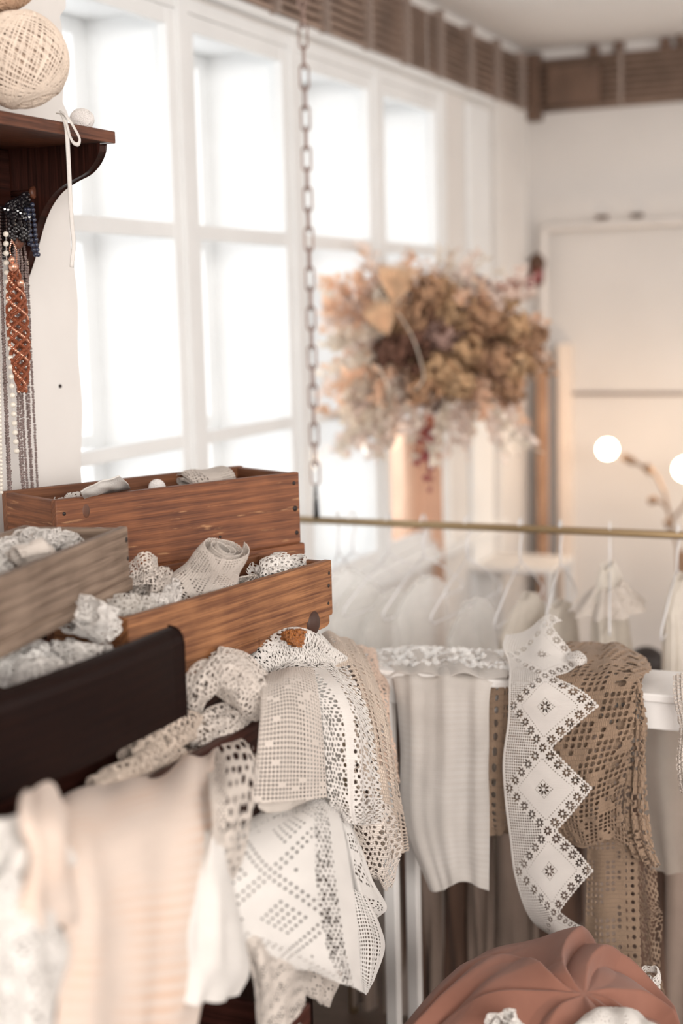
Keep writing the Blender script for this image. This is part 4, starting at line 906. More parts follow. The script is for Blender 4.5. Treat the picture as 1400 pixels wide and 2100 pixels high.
# white embroidered linen, lower right
G = [[(545, 1660, -.87), (600, 1648, -.865), (640, 1642, -.86), (684, 1642, -.86)],
     [(470, 1715, -.835), (560, 1698, -.81), (640, 1685, -.805), (705, 1690, -.81)],
     [(405, 1795, -.82), (530, 1790, -.78), (640, 1780, -.77), (722, 1785, -.78)],
     [(400, 1880, -.815), (535, 1885, -.775), (650, 1880, -.76), (736, 1880, -.77)],
     [(455, 1945, -.81), (575, 1955, -.77), (670, 1965, -.755), (742, 1965, -.765)],
     [(535, 1965, -.80), (630, 1992, -.765), (700, 2018, -.755), (746, 2036, -.762)]]
def mot(i, j):
    a = np.mod(i + j, 22); b = np.mod(i - j, 22); big = (a < 9) & (b < 9) & (np.mod(a, 2) == 0) ; line = ((a == 12) | (a == 14)) & (np.mod(j, 1) == 0) | ((b == 12) | (b == 14))
    cr = (np.abs(a - 18) + np.abs(b - 18) <= 1)
    return (big | line | cr)
LF = f_mix([(lambda u, v: u > 148, f_filet(3.2, .5, lambda i, j: np.mod(j, 3) == 9)), (lambda u, v: (u > 116) & (u < 142), f_net(6.4, 2.2, .3)), (lambda u, v: u <= 116, f_filet(5.2, 1.75, mot)), (lambda u, v: v < 32, f_net(6.4, 2.0, .3))])
tag(cloth('embroidered_cloth', ctrl(G), 172, 290, .75, edge_scallop(LF, 172, 290, 13, 1.5, 'b'), LINEN, wob(89, 4, .6, 2, .3), .005), 'large white linen with diamond openwork draped below the filet squares', 'cloth')
G = [[(668, 1645, -.88), (690, 1648, -.875), (705, 1655, -.88)], [(700, 1700, -.86), (718, 1700, -.85), (732, 1720, -.86)], [(712, 1760, -.85), (735, 1770, -.84), (760, 1800, -.85)], [(725, 1840, -.85), (752, 1850, -.84), (793, 1858, -.85)], [(740, 1880, -.85), (762, 1885, -.845), (780, 1878, -.85)]]
tag(cloth('embroidered_cloth', ctrl(G), 62, 190, .75, f_mix([(lambda u, v: (u > 14) & (u < 56), f_net(6.2, 1.9, .45, mask=lambda a, b_: np.mod(b_, 40) > 14)), ], None), LINEN, wob(90), .003), 'narrow white cutwork layer right of the large linen with a pointed corner', 'cloth')
G = [[(715, 1820, -.84), (735, 1830, -.835), (752, 1840, -.84)], [(725, 1880, -.825), (752, 1880, -.82), (778, 1900, -.83)], [(735, 1940, -.82), (762, 1940, -.815), (789, 1945, -.825)], [(740, 2000, -.82), (756, 2010, -.815), (770, 2005, -.82)], [(745, 2035, -.82), (750, 2040, -.82), (756, 2030, -.82)]]
tag(cloth('filet_cloth', ctrl(G), 58, 175, .75, f_mix([(lambda u, v: (u < 47) & (v < 150), f_filet(5.4, 1.8, None, cy=5.6, p=2.2))]), LINEN, wob(91), .002), 'rounded white filet corner behind the large diamond linen', 'cloth')
G = [[(590, 1950, -.81), (640, 1965, -.80), (700, 1990, -.80)], [(600, 2000, -.80), (650, 2005, -.795), (695, 2020, -.80)], [(620, 2035, -.80), (655, 2045, -.795), (682, 2050, -.80)], [(650, 2050, -.80), (662, 2060, -.8), (674, 2066, -.80)]]
tag(cloth('embroidered_cloth', ctrl(G), 80, 70, .8, f_filet(5., 1.6, lambda i, j: hsh(i, j, 1) > .5), LACE_C, wob(92), .002), 'cream openwork flap under the lower hem of the diamond linen', 'cloth')
G = [[(470, 1870, -.80), (520, 1900, -.79), (570, 1935, -.79), (600, 1960, -.80)], [(500, 1950, -.785), (535, 1955, -.77), (580, 1970, -.775), (640, 2000, -.785)], [(520, 2020, -.78), (550, 2020, -.765), (585, 2020, -.77), (628, 2030, -.78)],
     [(525, 2080, -.78), (555, 2085, -.765), (590, 2080, -.77), (625, 2080, -.78)], [(530, 2150, -.78), (560, 2150, -.765), (595, 2150, -.77), (635, 2150, -.78)]]
tag(cloth('embroidered_cloth', ctrl(G), 110, 220, .85, edge_scallop(f_net(5.5, 1.7, .3, mask=lambda a, b_: np.mod(a + b_, 34) < 20), 110, 220, 10, 3, 'r'), LACE_C, wob(93, 5, 1, 3, .3), .006), 'cream lace length hanging to the bottom edge below the diamond linen', 'cloth')
# peach knitted cloth, foreground left
G = [[(85, 1640, -.90), (190, 1612, -.93), (290, 1572, -.97), (390, 1540, -.97), (448, 1512, -.97)],
     [(75, 1665, -.84), (178, 1650, -.85), (285, 1625, -.87), (385, 1585, -.88), (440, 1552, -.88)],
     [(105, 1740, -.80), (190, 1730, -.79), (285, 1715, -.80), (380, 1690, -.81), (438, 1670, -.82)],
     [(128, 1860, -.78), (205, 1855, -.765), (290, 1840, -.775), (365, 1830, -.78), (436, 1800, -.80)],
     [(118, 1990, -.77), (195, 1990, -.755), (282, 1985, -.765), (350, 1975, -.77), (420, 1950, -.79)],
     [(100, 2150, -.765), (180, 2150, -.75), (275, 2150, -.76), (330, 2150, -.765), (385, 2130, -.785)]]
tag(cloth('knitted_cloth', ctrl(G), 190, 320, 1.6, None, KNIT_P, wob(94, 5, .5, 1.8, .3), .015, wr2=wob(95, 4, 2, 4, .15), amp2=.004, thick=.002), 'large peach knitted cloth with rusty stripes in the left foreground', 'cloth')
G = [[(395, 1540, -.95), (440, 1516, -.94), (485, 1505, -.93), (512, 1512, -.92)], [(425, 1590, -.86), (460, 1566, -.845), (505, 1553, -.84), (534, 1575, -.845)], [(430, 1640, -.80), (465, 1635, -.79), (500, 1625, -.795), (526, 1640, -.81)],
     [(432, 1700, -.79), (465, 1705, -.78), (495, 1700, -.785), (516, 1690, -.80)], [(432, 1750, -.79), (460, 1765, -.78), (485, 1765, -.785), (502, 1740, -.80)], [(436, 1795, -.79), (454, 1806, -.78), (468, 1806, -.785), (482, 1785, -.80)]]
_lg = f_net(7.5, 2.5, .35, ky=2.9); _sm = f_net(6., 1.7, .3)
def shell(u, v):
    x = np.mod(v, 24.) - 12
    o = np.where(u > 22, _lg(u, v), _sm(u, v))
    return np.minimum(np.minimum(o, .7), (66 - 5.5 * (1 - np.sqrt(np.clip(1 - (x / 12)**2, 0, 1)))) - u)
tag(cloth('crochet_border', ctrl(G), 66, 250, .6, shell, LACE_C, wob(96, 4, 1, 3, .3), .003, thick=.0016), 'looped shell-stitch crochet edging on the right of the peach cloth', 'crochet')
# white linen under the peach cloth
G = [[(425, 1700, -.80), (448, 1705, -.79), (462, 1725, -.80)], [(395, 1800, -.785), (450, 1800, -.765), (484, 1835, -.785)], [(375, 1900, -.775), (450, 1900, -.755), (503, 1930, -.775)], [(365, 1990, -.775), (450, 1990, -.755), (512, 1995, -.775)], [(350, 2060, -.775), (430, 2058, -.76), (487, 2042, -.775)]]
tag(cloth('linen_cloth', ctrl(G), 110, 280, 1.2, edge_scallop(None, 110, 280, 18, 4, 'b'), LINEN, wob(97, 5, 1, 3, .4), .006, thick=.0015), 'plain white cloth with scalloped hem hanging behind the peach knit', 'cloth')
# foreground left rolls
G = [[(40, 1640, -.80), (70, 1615, -.82), (105, 1615, -.83), (140, 1650, -.82)], [(45, 1690, -.77), (75, 1680, -.76), (110, 1690, -.765), (150, 1720, -.79)], [(60, 1760, -.76), (85, 1765, -.745), (115, 1770, -.75), (150, 1790, -.77)], [(20, 1850, -.75), (70, 1850, -.735), (110, 1850, -.74), (150, 1860, -.76)], [(0, 1900, -.75), (60, 1905, -.735), (105, 1900, -.74), (148, 1890, -.76)]]
tag(cloth('knitted_cloth', ctrl(G), 90, 180, 1.6, None, KNIT_P, wob(98, 5, 1, 3, .4), .006, thick=.004), 'folded peach knit bulging left of the large striped one', 'cloth')
wad('knitted_bundle', 'blurred white ribbed wool at the far left below the dark drawer', PX(8, 1760, -.80), (.04, .06, .045), .08, .4, None, LINEN, 99, 2.2, cat='cloth', thick=.003)
G = [[(-40, 1800, -.78), (20, 1800, -.76), (80, 1850, -.75), (130, 1880, -.765)], [(-40, 1900, -.76), (20, 1900, -.74), (80, 1910, -.735), (135, 1920, -.755)], [(-40, 2000, -.75), (20, 2000, -.73), (75, 2000, -.725), (125, 2000, -.75)], [(-40, 2140, -.75), (20, 2140, -.73), (75, 2140, -.725), (112, 2140, -.75)]]
tag(cloth('crochet_drape', ctrl(G), 130, 260, 1.2, f_net(9, 2.4, .5, mask=lambda a, b_: hsh(np.floor(a / 14), np.floor(b_ / 14)) > .45), LINEN, wob(100, 5, 1, 3, .5), .008, thick=.002), 'blurred white crochet in the lower left corner beside the peach knit', 'crochet')

# ------------------------------------------------------------------ cloths on the white table
G = [[(800, 1352, 2.49), (870, 1350, 2.49), (940, 1352, 2.49), (1030, 1356, 2.49)], [(800, 1376, 2.36), (870, 1376, 2.35), (940, 1378, 2.35), (1022, 1382, 2.36)], [(808, 1410, 2.318), (870, 1415, 2.310), (940, 1415, 2.312), (1004, 1420, 2.318)],
     [(818, 1530, 2.312), (870, 1540, 2.295), (940, 1540, 2.305), (1002, 1540, 2.31)], [(822, 1680, 2.305), (870, 1690, 2.285), (935, 1690, 2.30), (1003, 1690, 2.305)], [(875, 1822, 2.30), (905, 1828, 2.285), (945, 1808, 2.295), (1002, 1828, 2.30)]]
tag(cloth('voile_cloth', ctrl(G, 'Y'), 165, 430, 2., None, STRIPE, wob(110, 5, 2, 4, .08), .006, wr2=wob(111, 4, 4, 7, .05), amp2=.002, thick=.0008), 'translucent white voile with woven stripes hanging over the table front', 'cloth')
G = [[(742, 1350, 2.50), (830, 1335, 2.51), (930, 1335, 2.51), (1060, 1345, 2.51)], [(745, 1345, 2.45), (830, 1334, 2.45), (930, 1338, 2.45), (1060, 1345, 2.45)], [(760, 1362, 2.38), (830, 1358, 2.38), (930, 1360, 2.38), (1050, 1366, 2.38)], [(770, 1385, 2.325), (830, 1382, 2.32), (930, 1384, 2.32), (1040, 1392, 2.33)]]
sq = ctrl(G, 'Y'); SEQ = mplain('sequin_clear', (.92, .91, .89), .06, .1, spec=1.); SEQ.node_tree.nodes['Principled BSDF'].inputs['Alpha'].default_value = .5
t = thing('sequin_cloth', 'folded white gauze covered with shiny clear sequins on the table', 'cloth')
cloth('gauze', sq, 250, 130, 2.5, None, STRIPE, wob(112, 5, 2, 5, .3), .006, parent=t, thick=.001)
rs = np.random.RandomState(9); b = MB()
ss = rs.rand(330); tt = rs.rand(330)**.8 * .8
PP = sq(ss, tt)
for p in PP:
    nrm = np.array((rs.normal(0, .45), -.35 + rs.normal(0, .45), 1.)); nrm /= np.linalg.norm(nrm); a = np.cross(nrm, (1, 0, 0)); a /= np.linalg.norm(a); c_ = np.cross(nrm, a); r_ = .0062
    ring = [p + np.array((0, 0, .004)) + r_ * (cos(k * pi / 5) * a + sin(k * pi / 5) * c_) for k in range(10)]
    b.add(ring + [p + np.array((0, 0, .004)) + nrm * .0016], [(k, (k + 1) % 10, 10) for k in range(10)])
b.build('sequins', SEQ, t, smooth=False)
# brown crochet
def brf(u, v):
    x = u + .25 * v; fil = f_filet(8.8, 3.25, lambda i, j: (np.mod(np.floor(i / 4) + np.floor(j / 4), 2) == 0) | (hsh(i, j, 2) > .55), cy=9.2, p=2.6)(x, v)
    big = np.sqrt((np.mod(v, 30) - 15)**2 + ((u - (128 - 9 * np.sin(v / 26 * 2 * pi) * 0)) * 1.0)**2) - 6.5
    return np.minimum(fil, big)
G = [[(1105, 1345, 2.50), (1175, 1318, 2.50), (1250, 1322, 2.50), (1325, 1345, 2.49)],
     [(1080, 1372, 2.40), (1160, 1350, 2.40), (1245, 1350, 2.40), (1336, 1368, 2.40)],
     [(1060, 1412, 2.325), (1150, 1405, 2.318), (1235, 1402, 2.318), (1306, 1398, 2.322)],
     [(1070, 1500, 2.31), (1150, 1505, 2.298), (1230, 1500, 2.29), (1302, 1490, 2.30)],
     [(1100, 1590, 2.305), (1160, 1605, 2.290), (1225, 1595, 2.28), (1288, 1570, 2.29)],
     [(1130, 1670, 2.30), (1180, 1680, 2.285), (1235, 1670, 2.28), (1276, 1650, 2.285)],
     [(1165, 1725, 2.295), (1205, 1735, 2.285), (1250, 1722, 2.28), (1290, 1735, 2.285)]]
tag(cloth('crochet_shawl', ctrl(G, 'Y'), 150, 400, .9, edge_scallop(brf, 150, 400, 15, 7, 'br'), LACE_B, wob(120, 4, .6, 2, .3), .005, wr2=wob(121, 4, 2, 5, .2), amp2=.0025, thick=.003), 'brown crochet shawl with filet squares spread over the table behind the white zigzag lace', 'crochet')
G_ = [[(x - 8, y + 2, Y_ + .012) for x, y, Y_ in row] for row in G]
tag(cloth('crochet_shawl', ctrl(G_, 'Y'), 146, 380, 1.1, f_filet(9.2, 2.7, lambda i, j: hsh(i, j, 4) > .6, cy=9.6, p=2.6), LACE_B, wob(127, 4, .6, 2, .3), .005, thick=.003), 'under layer of brown crochet seen through the holes of the shawl on the table', 'crochet')
G = [[(1010, 1395, 2.42), (1040, 1375, 2.42), (1080, 1372, 2.42)], [(1002, 1412, 2.345), (1035, 1400, 2.335), (1070, 1400, 2.335)], [(996, 1500, 2.322), (1032, 1500, 2.312), (1068, 1500, 2.315)], [(989, 1620, 2.32), (1028, 1625, 2.305), (1062, 1625, 2.31)], [(994, 1685, 2.32), (1028, 1695, 2.305), (1058, 1690, 2.31)], [(1000, 1712, 2.32), (1028, 1712, 2.31), (1055, 1703, 2.31)]]
tag(cloth('crochet_shawl', ctrl(G, 'Y'), 62, 285, .85, f_mix([(lambda u, v: np.abs(u - 18) < 7, f_filet(12, 3.3, None, cy=14, p=2)), (lambda u, v: u > 30, f_filet(8.5, 2.7, lambda i, j: np.mod(j, 3) > 0))]), LACE_B, wob(122, 4, 1, 3, .3), .004, thick=.003), 'brown crochet end showing left of the white zigzag lace', 'crochet')
G = [[(1270, 1372, 2.42), (1300, 1366, 2.42), (1328, 1372, 2.42)], [(1285, 1405, 2.345), (1302, 1400, 2.335), (1316, 1405, 2.34)], [(1292, 1470, 2.33), (1310, 1472, 2.315), (1326, 1480, 2.33)], [(1290, 1560, 2.33), (1308, 1560, 2.315), (1322, 1545, 2.33)], [(1280, 1650, 2.33), (1305, 1660, 2.315), (1328, 1650, 2.33)], [(1285, 1720, 2.33), (1315, 1730, 2.315), (1340, 1740, 2.33)], [(1300, 1760, 2.33), (1335, 1775, 2.32), (1356, 1782, 2.33)]]
tag(cloth('crochet_shawl', ctrl(G, 'Y'), 45, 340, .9, edge_scallop(f_net(9.5, 3.1, .3, mask=lambda a, b_: np.mod(b_, 60) > 18), 45, 340, 13, 5, 'br'), LACE_B, wob(123, 4, 1, 4, .3), .006, thick=.003), 'narrow brown crochet with curled edge at the bare end of the table', 'crochet')
G = [[(1203, 1690, 2.345), (1250, 1690, 2.34), (1312, 1690, 2.345)], [(1202, 1780, 2.345), (1250, 1780, 2.335), (1308, 1780, 2.345)], [(1199, 1900, 2.345), (1250, 1900, 2.335), (1312, 1900, 2.345)], [(1198, 2040, 2.345), (1255, 2040, 2.335), (1318, 2040, 2.345)]]
b2f = f_mix([(lambda u, v: u < 66, f_filet(9.4, 3.15, lambda i, j: hsh(np.floor(i / 2), np.floor(j / 2), 9) > .3, cy=9.6, p=2.6)), (lambda u, v: u >= 72, f_filet(11, 3.0, lambda i, j: np.mod(i, 1) == 0, cy=13, p=2))])
tag(cloth('crochet_shawl', ctrl(G, 'Y'), 92, 280, .9, b2f, LACE_B, wob(124, 4, 1, 2, .1), .004, thick=.003), 'long straight brown crochet panel hanging down to the terracotta fabric', 'crochet')
G = [[(1300, 1750, 2.40), (1325, 1760, 2.40), (1345, 1780, 2.40)], [(1308, 1840, 2.40), (1330, 1850, 2.39), (1352, 1860, 2.40)], [(1312, 1880, 2.40), (1334, 1890, 2.39), (1358, 1880, 2.40)], [(1320, 1960, 2.40), (1338, 1970, 2.39), (1352, 1980, 2.40)], [(1330, 2060, 2.40), (1345, 2060, 2.39), (1365, 2060, 2.40)]]
tag(cloth('net_lace', ctrl(G, 'Y'), 50, 270, 1., f_net(9, 3.6, .3), LACE_B, wob(125, 4, 1, 3, .2), .004, thick=.001), 'wispy brown net dangling right of the long brown panel', 'lace')
# white zigzag edging
EW = 150
G = [[(1035, 1300, 2.44), (1085, 1280, 2.44), (1130, 1268, 2.44), (1160, 1278, 2.42), (1205, 1312, 2.38)],
     [(1030, 1322, 2.39), (1075, 1330, 2.385), (1115, 1330, 2.38), (1160, 1330, 2.375), (1198, 1345, 2.37)],
     [(1042, 1360, 2.345), (1080, 1370, 2.335), (1120, 1370, 2.33), (1165, 1375, 2.325), (1200, 1375, 2.34)],
     [(1042, 1410, 2.288), (1082, 1412, 2.28), (1122, 1412, 2.278), (1180, 1412, 2.28), (1236, 1412, 2.285)],
     [(1040, 1480, 2.275), (1080, 1482, 2.27), (1120, 1484, 2.268), (1172, 1484, 2.268), (1222, 1484, 2.272)],
     [(1030, 1560, 2.27), (1072, 1562, 2.264), (1115, 1564, 2.262), (1165, 1564, 2.262), (1212, 1562, 2.266)],
     [(1034, 1640, 2.268), (1078, 1642, 2.262), (1120, 1642, 2.258), (1172, 1642, 2.258), (1220, 1640, 2.262)],
     [(1044, 1720, 2.266), (1086, 1722, 2.258), (1128, 1722, 2.255), (1178, 1722, 2.256), (1224, 1720, 2.26)],
     [(1055, 1800, 2.264), (1095, 1800, 2.256), (1130, 1798, 2.252), (1175, 1798, 2.254), (1218, 1798, 2.258)],
     [(1085, 1882, 2.26), (1112, 1880, 2.25), (1138, 1876, 2.248), (1172, 1872, 2.25), (1206, 1868, 2.254)],
     [(1130, 1918, 2.25), (1142, 1918, 2.243), (1152, 1916, 2.24), (1172, 1908, 2.244), (1192, 1898, 2.25)],
     [(1188, 1930, 2.20), (1185, 1930, 2.20), (1182, 1932, 2.20), (1184, 1926, 2.205), (1188, 1920, 2.21)]]
HE = 123 * 5.12
_ef = f_edging()
tag(cloth('zigzag_lace', ctrl(G, 'Y'), EW, HE, .62, lambda u, v: _ef(u, v + 123 * .35), LACE_W, wob(130, 4, .5, 2, .2), .003, wr2=lambda s, t: np.sin(s * 9 + t * 3) * np.clip(.25 - t, 0, .25) * 4, amp2=.010, thick=.0011), 'long white filet lace with zigzag edge and diamond medallions hanging off the table', 'lace')
G = [[(1165, 1340, 2.36), (1185, 1335, 2.35), (1200, 1345, 2.345)], [(1162, 1352, 2.33), (1180, 1352, 2.32), (1203, 1352, 2.325)], [(1168, 1358, 2.33), (1185, 1366, 2.32), (1202, 1360, 2.33)]]
tag(cloth('lace_strip', ctrl(G, 'Y'), 34, 24, .7, edge_scallop(f_net(4.6, 1.2, .3), 34, 24, 6, 2, 'bl'), LACE_W, thick=.001), 'small turned corner of white lace lying on the brown crochet', 'lace')
# cream trimming at the right edge
G = [[(1382, 1385, 2.32), (1400, 1380, 2.31), (1425, 1380, 2.31)], [(1380, 1430, 2.30), (1400, 1430, 2.29), (1425, 1430, 2.29)], [(1392, 1500, 2.30), (1405, 1500, 2.29), (1425, 1500, 2.29)], [(1388, 1560, 2.30), (1402, 1560, 2.29), (1425, 1560, 2.29)], [(1396, 1625, 2.30), (1406, 1625, 2.29), (1425, 1625, 2.29)]]
tag(cloth('lace_strip', ctrl(G, 'Y'), 40, 210, 1., edge_scallop(f_net(5, 1.4, .5), 40, 210, 16, 7, 'l'), LACE_C, wob(131, 4, 2, 5), .004), 'cream scalloped trimming hanging off the table at the right edge of the picture', 'lace')

# ------------------------------------------------------------------ terracotta fabric heap in front
def ridge(x, w_): return np.exp(-(x / w_)**2)
G = [[(815, 2110, 2.10), (900, 2030, 2.25), (1000, 1960, 2.34), (1100, 1945, 2.36), (1190, 1932, 2.36), (1270, 1965, 2.34), (1340, 2035, 2.26), (1392, 2110, 2.12)],
     [(815, 2120, 2.02), (905, 2012, 2.16), (1000, 1950, 2.22), (1085, 1935, 2.24), (1180, 1924, 2.24), (1265, 1962, 2.22), (1335, 2040, 2.16), (1400, 2120, 2.05)],
     [(812, 2135, 1.98), (900, 2050, 2.06), (995, 1990, 2.10), (1080, 1975, 2.10), (1165, 1970, 2.10), (1255, 1995, 2.10), (1335, 2065, 2.06), (1400, 2135, 2.0)],
     [(810, 2155, 1.95), (900, 2090, 1.99), (990, 2050, 2.00), (1075, 2040, 2.00), (1160, 2040, 2.00), (1250, 2050, 2.01), (1330, 2100, 2.0), (1400, 2155, 1.97)],
     [(815, 2200, 1.93), (900, 2150, 1.94), (990, 2130, 1.94), (1075, 2120, 1.93), (1160, 2120, 1.93), (1250, 2130, 1.94), (1330, 2160, 1.94), (1395, 2200, 1.94)],
     [(830, 2300, 1.95), (900, 2280, 1.93), (990, 2270, 1.92), (1075, 2270, 1.92), (1160, 2270, 1.92), (1250, 2270, 1.93), (1330, 2280, 1.94), (1380, 2300, 1.97)]]
def tfold(s, t):
    x = (s - .63) * 1.35; y = .60 - t; a = np.arctan2(y, x); r = np.sqrt(x**2 + y**2)
    k = (a * 1.35 + 1.15 * r + .25 * np.sin(r * 9 + a * 2)); saw = np.mod(k, 1.); saw = np.where(saw < .82, saw / .82, (1 - saw) / .18)
    up = np.clip((y + .28) * 3, 0, 1)
    k2 = np.mod(a * .8 - r * 1.6 + .3, 1.); saw2 = np.where(k2 < .7, k2 / .7, (1 - k2) / .3)
    lf = np.clip((s - .12) / .3, .12, 1); y2 = s * 1.1 + t * 1.5; dg = np.exp(-((y2 - 1.02) / .05)**2) * .5 + np.exp(-((y2 - .72) / .035)**2) * .35 - np.exp(-((y2 - .88) / .06)**2) * .45
    return lf * ((saw - .5) * 1.5 * np.clip(r * 3.2, 0, 1) * np.clip(1.15 - r * 1.15, .08, 1) * (.35 + .65 * up) + (saw2 - .5) * .7 * np.clip(r * 2, 0, 1)) + (1 - lf) * dg
tag(cloth('chiffon_fabric', ctrl(G, 'd'), 560, 420, 2.6, None, TERRA, tfold, .024, wr2=wob(140, 6, 1, 3, .8), amp2=.006, thick=.0012), 'heap of terracotta pink chiffon gathered in folds at the bottom right', 'fabric')
bk = thing('wicker_basket', 'round basket carrying the terracotta chiffon', 'basket', tuple(PZ(1110, 2250, .5)[:2]) + (0,))
b = MB(); n = 40; R_ = [(.15, 0), (.17, .2), (.18, .42), (.172, .42), (.16, .2), (.14, .01)]
vs = [(r * cos(2 * pi * i / n) * .95, r * sin(2 * pi * i / n) * .8, z) for r, z in R_ for i in range(n)]; m_ = len(R_)
b.add(vs, [(j * n + i, j * n + (i + 1) % n, (j + 1) * n + (i + 1) % n, (j + 1) * n + i) for j in range(m_ - 1) for i in range(n)] + [tuple(range(n))[::-1], tuple((m_ - 1) * n + i for i in range(n))])
b.build('basket_body', mwood('wicker', (.2, .12, .07), (.4, .27, .17)), bk)
G = [[(1170, 2110, 1.93), (1215, 2072, 1.97), (1260, 2066, 1.98), (1310, 2078, 1.97), (1350, 2110, 1.94)], [(1172, 2118, 1.88), (1215, 2085, 1.91), (1262, 2080, 1.92), (1308, 2090, 1.91), (1350, 2118, 1.89)], [(1170, 2170, 1.86), (1215, 2160, 1.87), (1262, 2160, 1.87), (1308, 2160, 1.87), (1355, 2170, 1.87)], [(1170, 2250, 1.87), (1215, 2250, 1.87), (1262, 2250, 1.87), (1308, 2250, 1.87), (1355, 2250, 1.87)]]
tag(cloth('crochet_piece', ctrl(G, 'd'), 130, 110, 1., edge_scallop(f_net(5.5, 1.1, .4), 130, 110, 9, 2.5, 't'), LACE_W, wob(141), .003, thick=.003), 'white ribbed crochet piece cut off by the bottom edge in front of the chiffon', 'crochet')
wad('crochet_scrap', 'scrap of white crochet poking out behind the chiffon on its right', Pd(1330, 2012, 2.30), (.016, .02, .018), .03, .16, f_net(5, 1.3), LACE_W, 142, 1.2, cat='crochet')
wad('crochet_scrap', 'tiny white lace bit tucked in the front of the chiffon', Pd(1040, 2100, 1.90), (.022, .02, .012), .03, .16, f_net(5, 1.1), LACE_W, 143, 1.2, cat='crochet')
# ------------------------------------------------------------------ hanging cloud of dried flowers
DF = thing('dried_flower_cloud', 'hanging cloud of dried flowers and grasses in peach, cream and brown before the window', 'dried flowers', tuple(Pd(885, 720, 4.2)))
DC = np.array(Pd(885, 720, 4.2))
def dm(n, c, tr=.25, v=.15): 
    m, nt, b_, o = newmat(n); L = nt.links.new; no = N(nt, 'TexNoise'); no.inputs['Scale'].default_value = 25; tc = N(nt, 'TexCoord'); L(tc.outputs['Object'], no.inputs['Vector'])
    r = N(nt, 'ValToRGB'); r.color_ramp.elements[0].position = .35; r.color_ramp.elements[1].position = .65; r.color_ramp.elements[0].color = c4([x * (1 - v) for x in c]); r.color_ramp.elements[1].color = c4([min(1, x * (1 + v)) for x in c])
    L(no.outputs['Fac'], r.inputs[0]); L(r.outputs[0], b_.inputs['Base Color']); b_.inputs['Roughness'].default_value = .85
    t_ = N(nt, 'BsdfTranslucent'); L(r.outputs[0], t_.inputs[0]); ms = N(nt, 'MixShader'); ms.inputs[0].default_value = tr; L(b_.outputs[0], ms.inputs[1]); L(t_.outputs[0], ms.inputs[2]); L(ms.outputs[0], o.inputs[0]); return m
D_PALE = dm('dried_pale', (.88, .76, .69), .45); D_CREAM = dm('dried_cream', (.84, .76, .66), .4); D_TAN = dm('dried_tan', (.46, .275, .165), .25, .3); D_GOLD = dm('dried_gold', (.58, .38, .22), .25, .3); D_BRN = dm('dried_brown', (.16, .075, .05), .1); D_PCH = dm('dried_peach', (.84, .60, .44), .4); D_MAR = dm('dried_maroon', (.36, .10, .10), .25); D_RUST = dm('dried_rust', (.55, .20, .12), .3); D_MAUVE = dm('dried_mauve', (.40, .26, .22), .2)
def wloc(x, y, dd=0.): return np.array(Pd(x, y, 4.2 + dd)) - DC
def cluster(x, y, dd, r, mat, n, rs, name='flower_head', pr=.013):
    b = MB(); c = wloc(x, y, dd)
    for k in range(n):
        d = rs.normal(0, 1, 3); d /= np.linalg.norm(d); p = c + d * r * (.35 + .95 * rs.rand()**.7) * np.array((1.15, 1, .9)); a = np.cross(d, rs.normal(0, 1, 3)); a /= np.linalg.norm(a); e = np.cross(d, a); s_ = pr * (.7 + .6 * rs.rand())
        b.add([p - a * s_, p - e * s_ * .8 + d * s_ * .3, p + a * s_ + d * s_ * .2, p + e * s_ * .8 + d * s_ * .3, p + d * s_ * .1], [(0, 1, 4), (1, 2, 4), (2, 3, 4), (3, 0, 4)])
    return b.build(name, mat, DF, smooth=False)
def sprig(x0, y0, x1, y1, dd, mat, rs, nl=16, lw=.009, ll=.028, name='leaf_sprig', droop=.02):
    a, c = wloc(x0, y0, 0), wloc(x1, y1, dd); m_ = (a + c) / 2 + rs.normal(0, .012, 3) + np.array((0, 0, droop)); b = MB()
    P = smooth([a, m_, c], 14); b.tube(P, .0013, 4)
    dirn = (c - a) / np.linalg.norm(c - a)
    for k in range(nl):
        t_ = .25 + .75 * k / nl; p = P[min(13, int(t_ * 13))] + rs.normal(0, .004, 3); d = dirn * .6 + rs.normal(0, .75, 3); d /= np.linalg.norm(d); s_ = np.cross(d, rs.normal(0, 1, 3)); s_ /= np.linalg.norm(s_); l_ = ll * (.6 + .8 * rs.rand()); q = np.cross(d, s_) * l_ * .15
        b.add([p, p + d * l_ * .35 + s_ * lw + q, p + d * l_ * .75 + s_ * lw * .7 + q, p + d * l_, p + d * l_ * .75 - s_ * lw * .7 + q, p + d * l_ * .35 - s_ * lw + q], [(0, 1, 5), (1, 2, 4, 5), (2, 3, 4)])
    return b.build(name, mat, DF, smooth=False)
rs = np.random.RandomState(21)
for (x, y, r, m_, n) in [(835, 650, .05, D_TAN, 260), (800, 610, .04, D_CREAM, 200), (870, 600, .05, D_TAN, 240), (930, 640, .055, D_GOLD, 260), (990, 650, .055, D_TAN, 280), (1045, 670, .05, D_GOLD, 260), (1085, 700, .04, D_TAN, 200), (950, 720, .05, D_GOLD, 260), (1010, 740, .05, D_TAN, 260), (1050, 755, .05, D_GOLD, 260),
        (900, 760, .05, D_GOLD, 240), (940, 790, .045, D_GOLD, 240), (985, 800, .045, D_TAN, 220), (860, 800, .045, D_TAN, 200), (905, 690, .045, D_MAUVE, 220), (840, 700, .04, D_BRN, 220), (870, 650, .045, D_BRN, 240), (800, 720, .042, D_BRN, 220), (1005, 745, .032, D_BRN, 180), (830, 760, .04, D_BRN, 200), (970, 600, .045, D_MAUVE, 200), (1020, 615, .045, D_PALE, 200), (900, 590, .04, D_GOLD, 180), (1040, 800, .04, D_TAN, 200), (820, 660, .03, D_GOLD, 160), (885, 830, .018, D_BRN, 90)]:
    cluster(x, y, rs.uniform(-.06, .05), r, m_, n, rs)
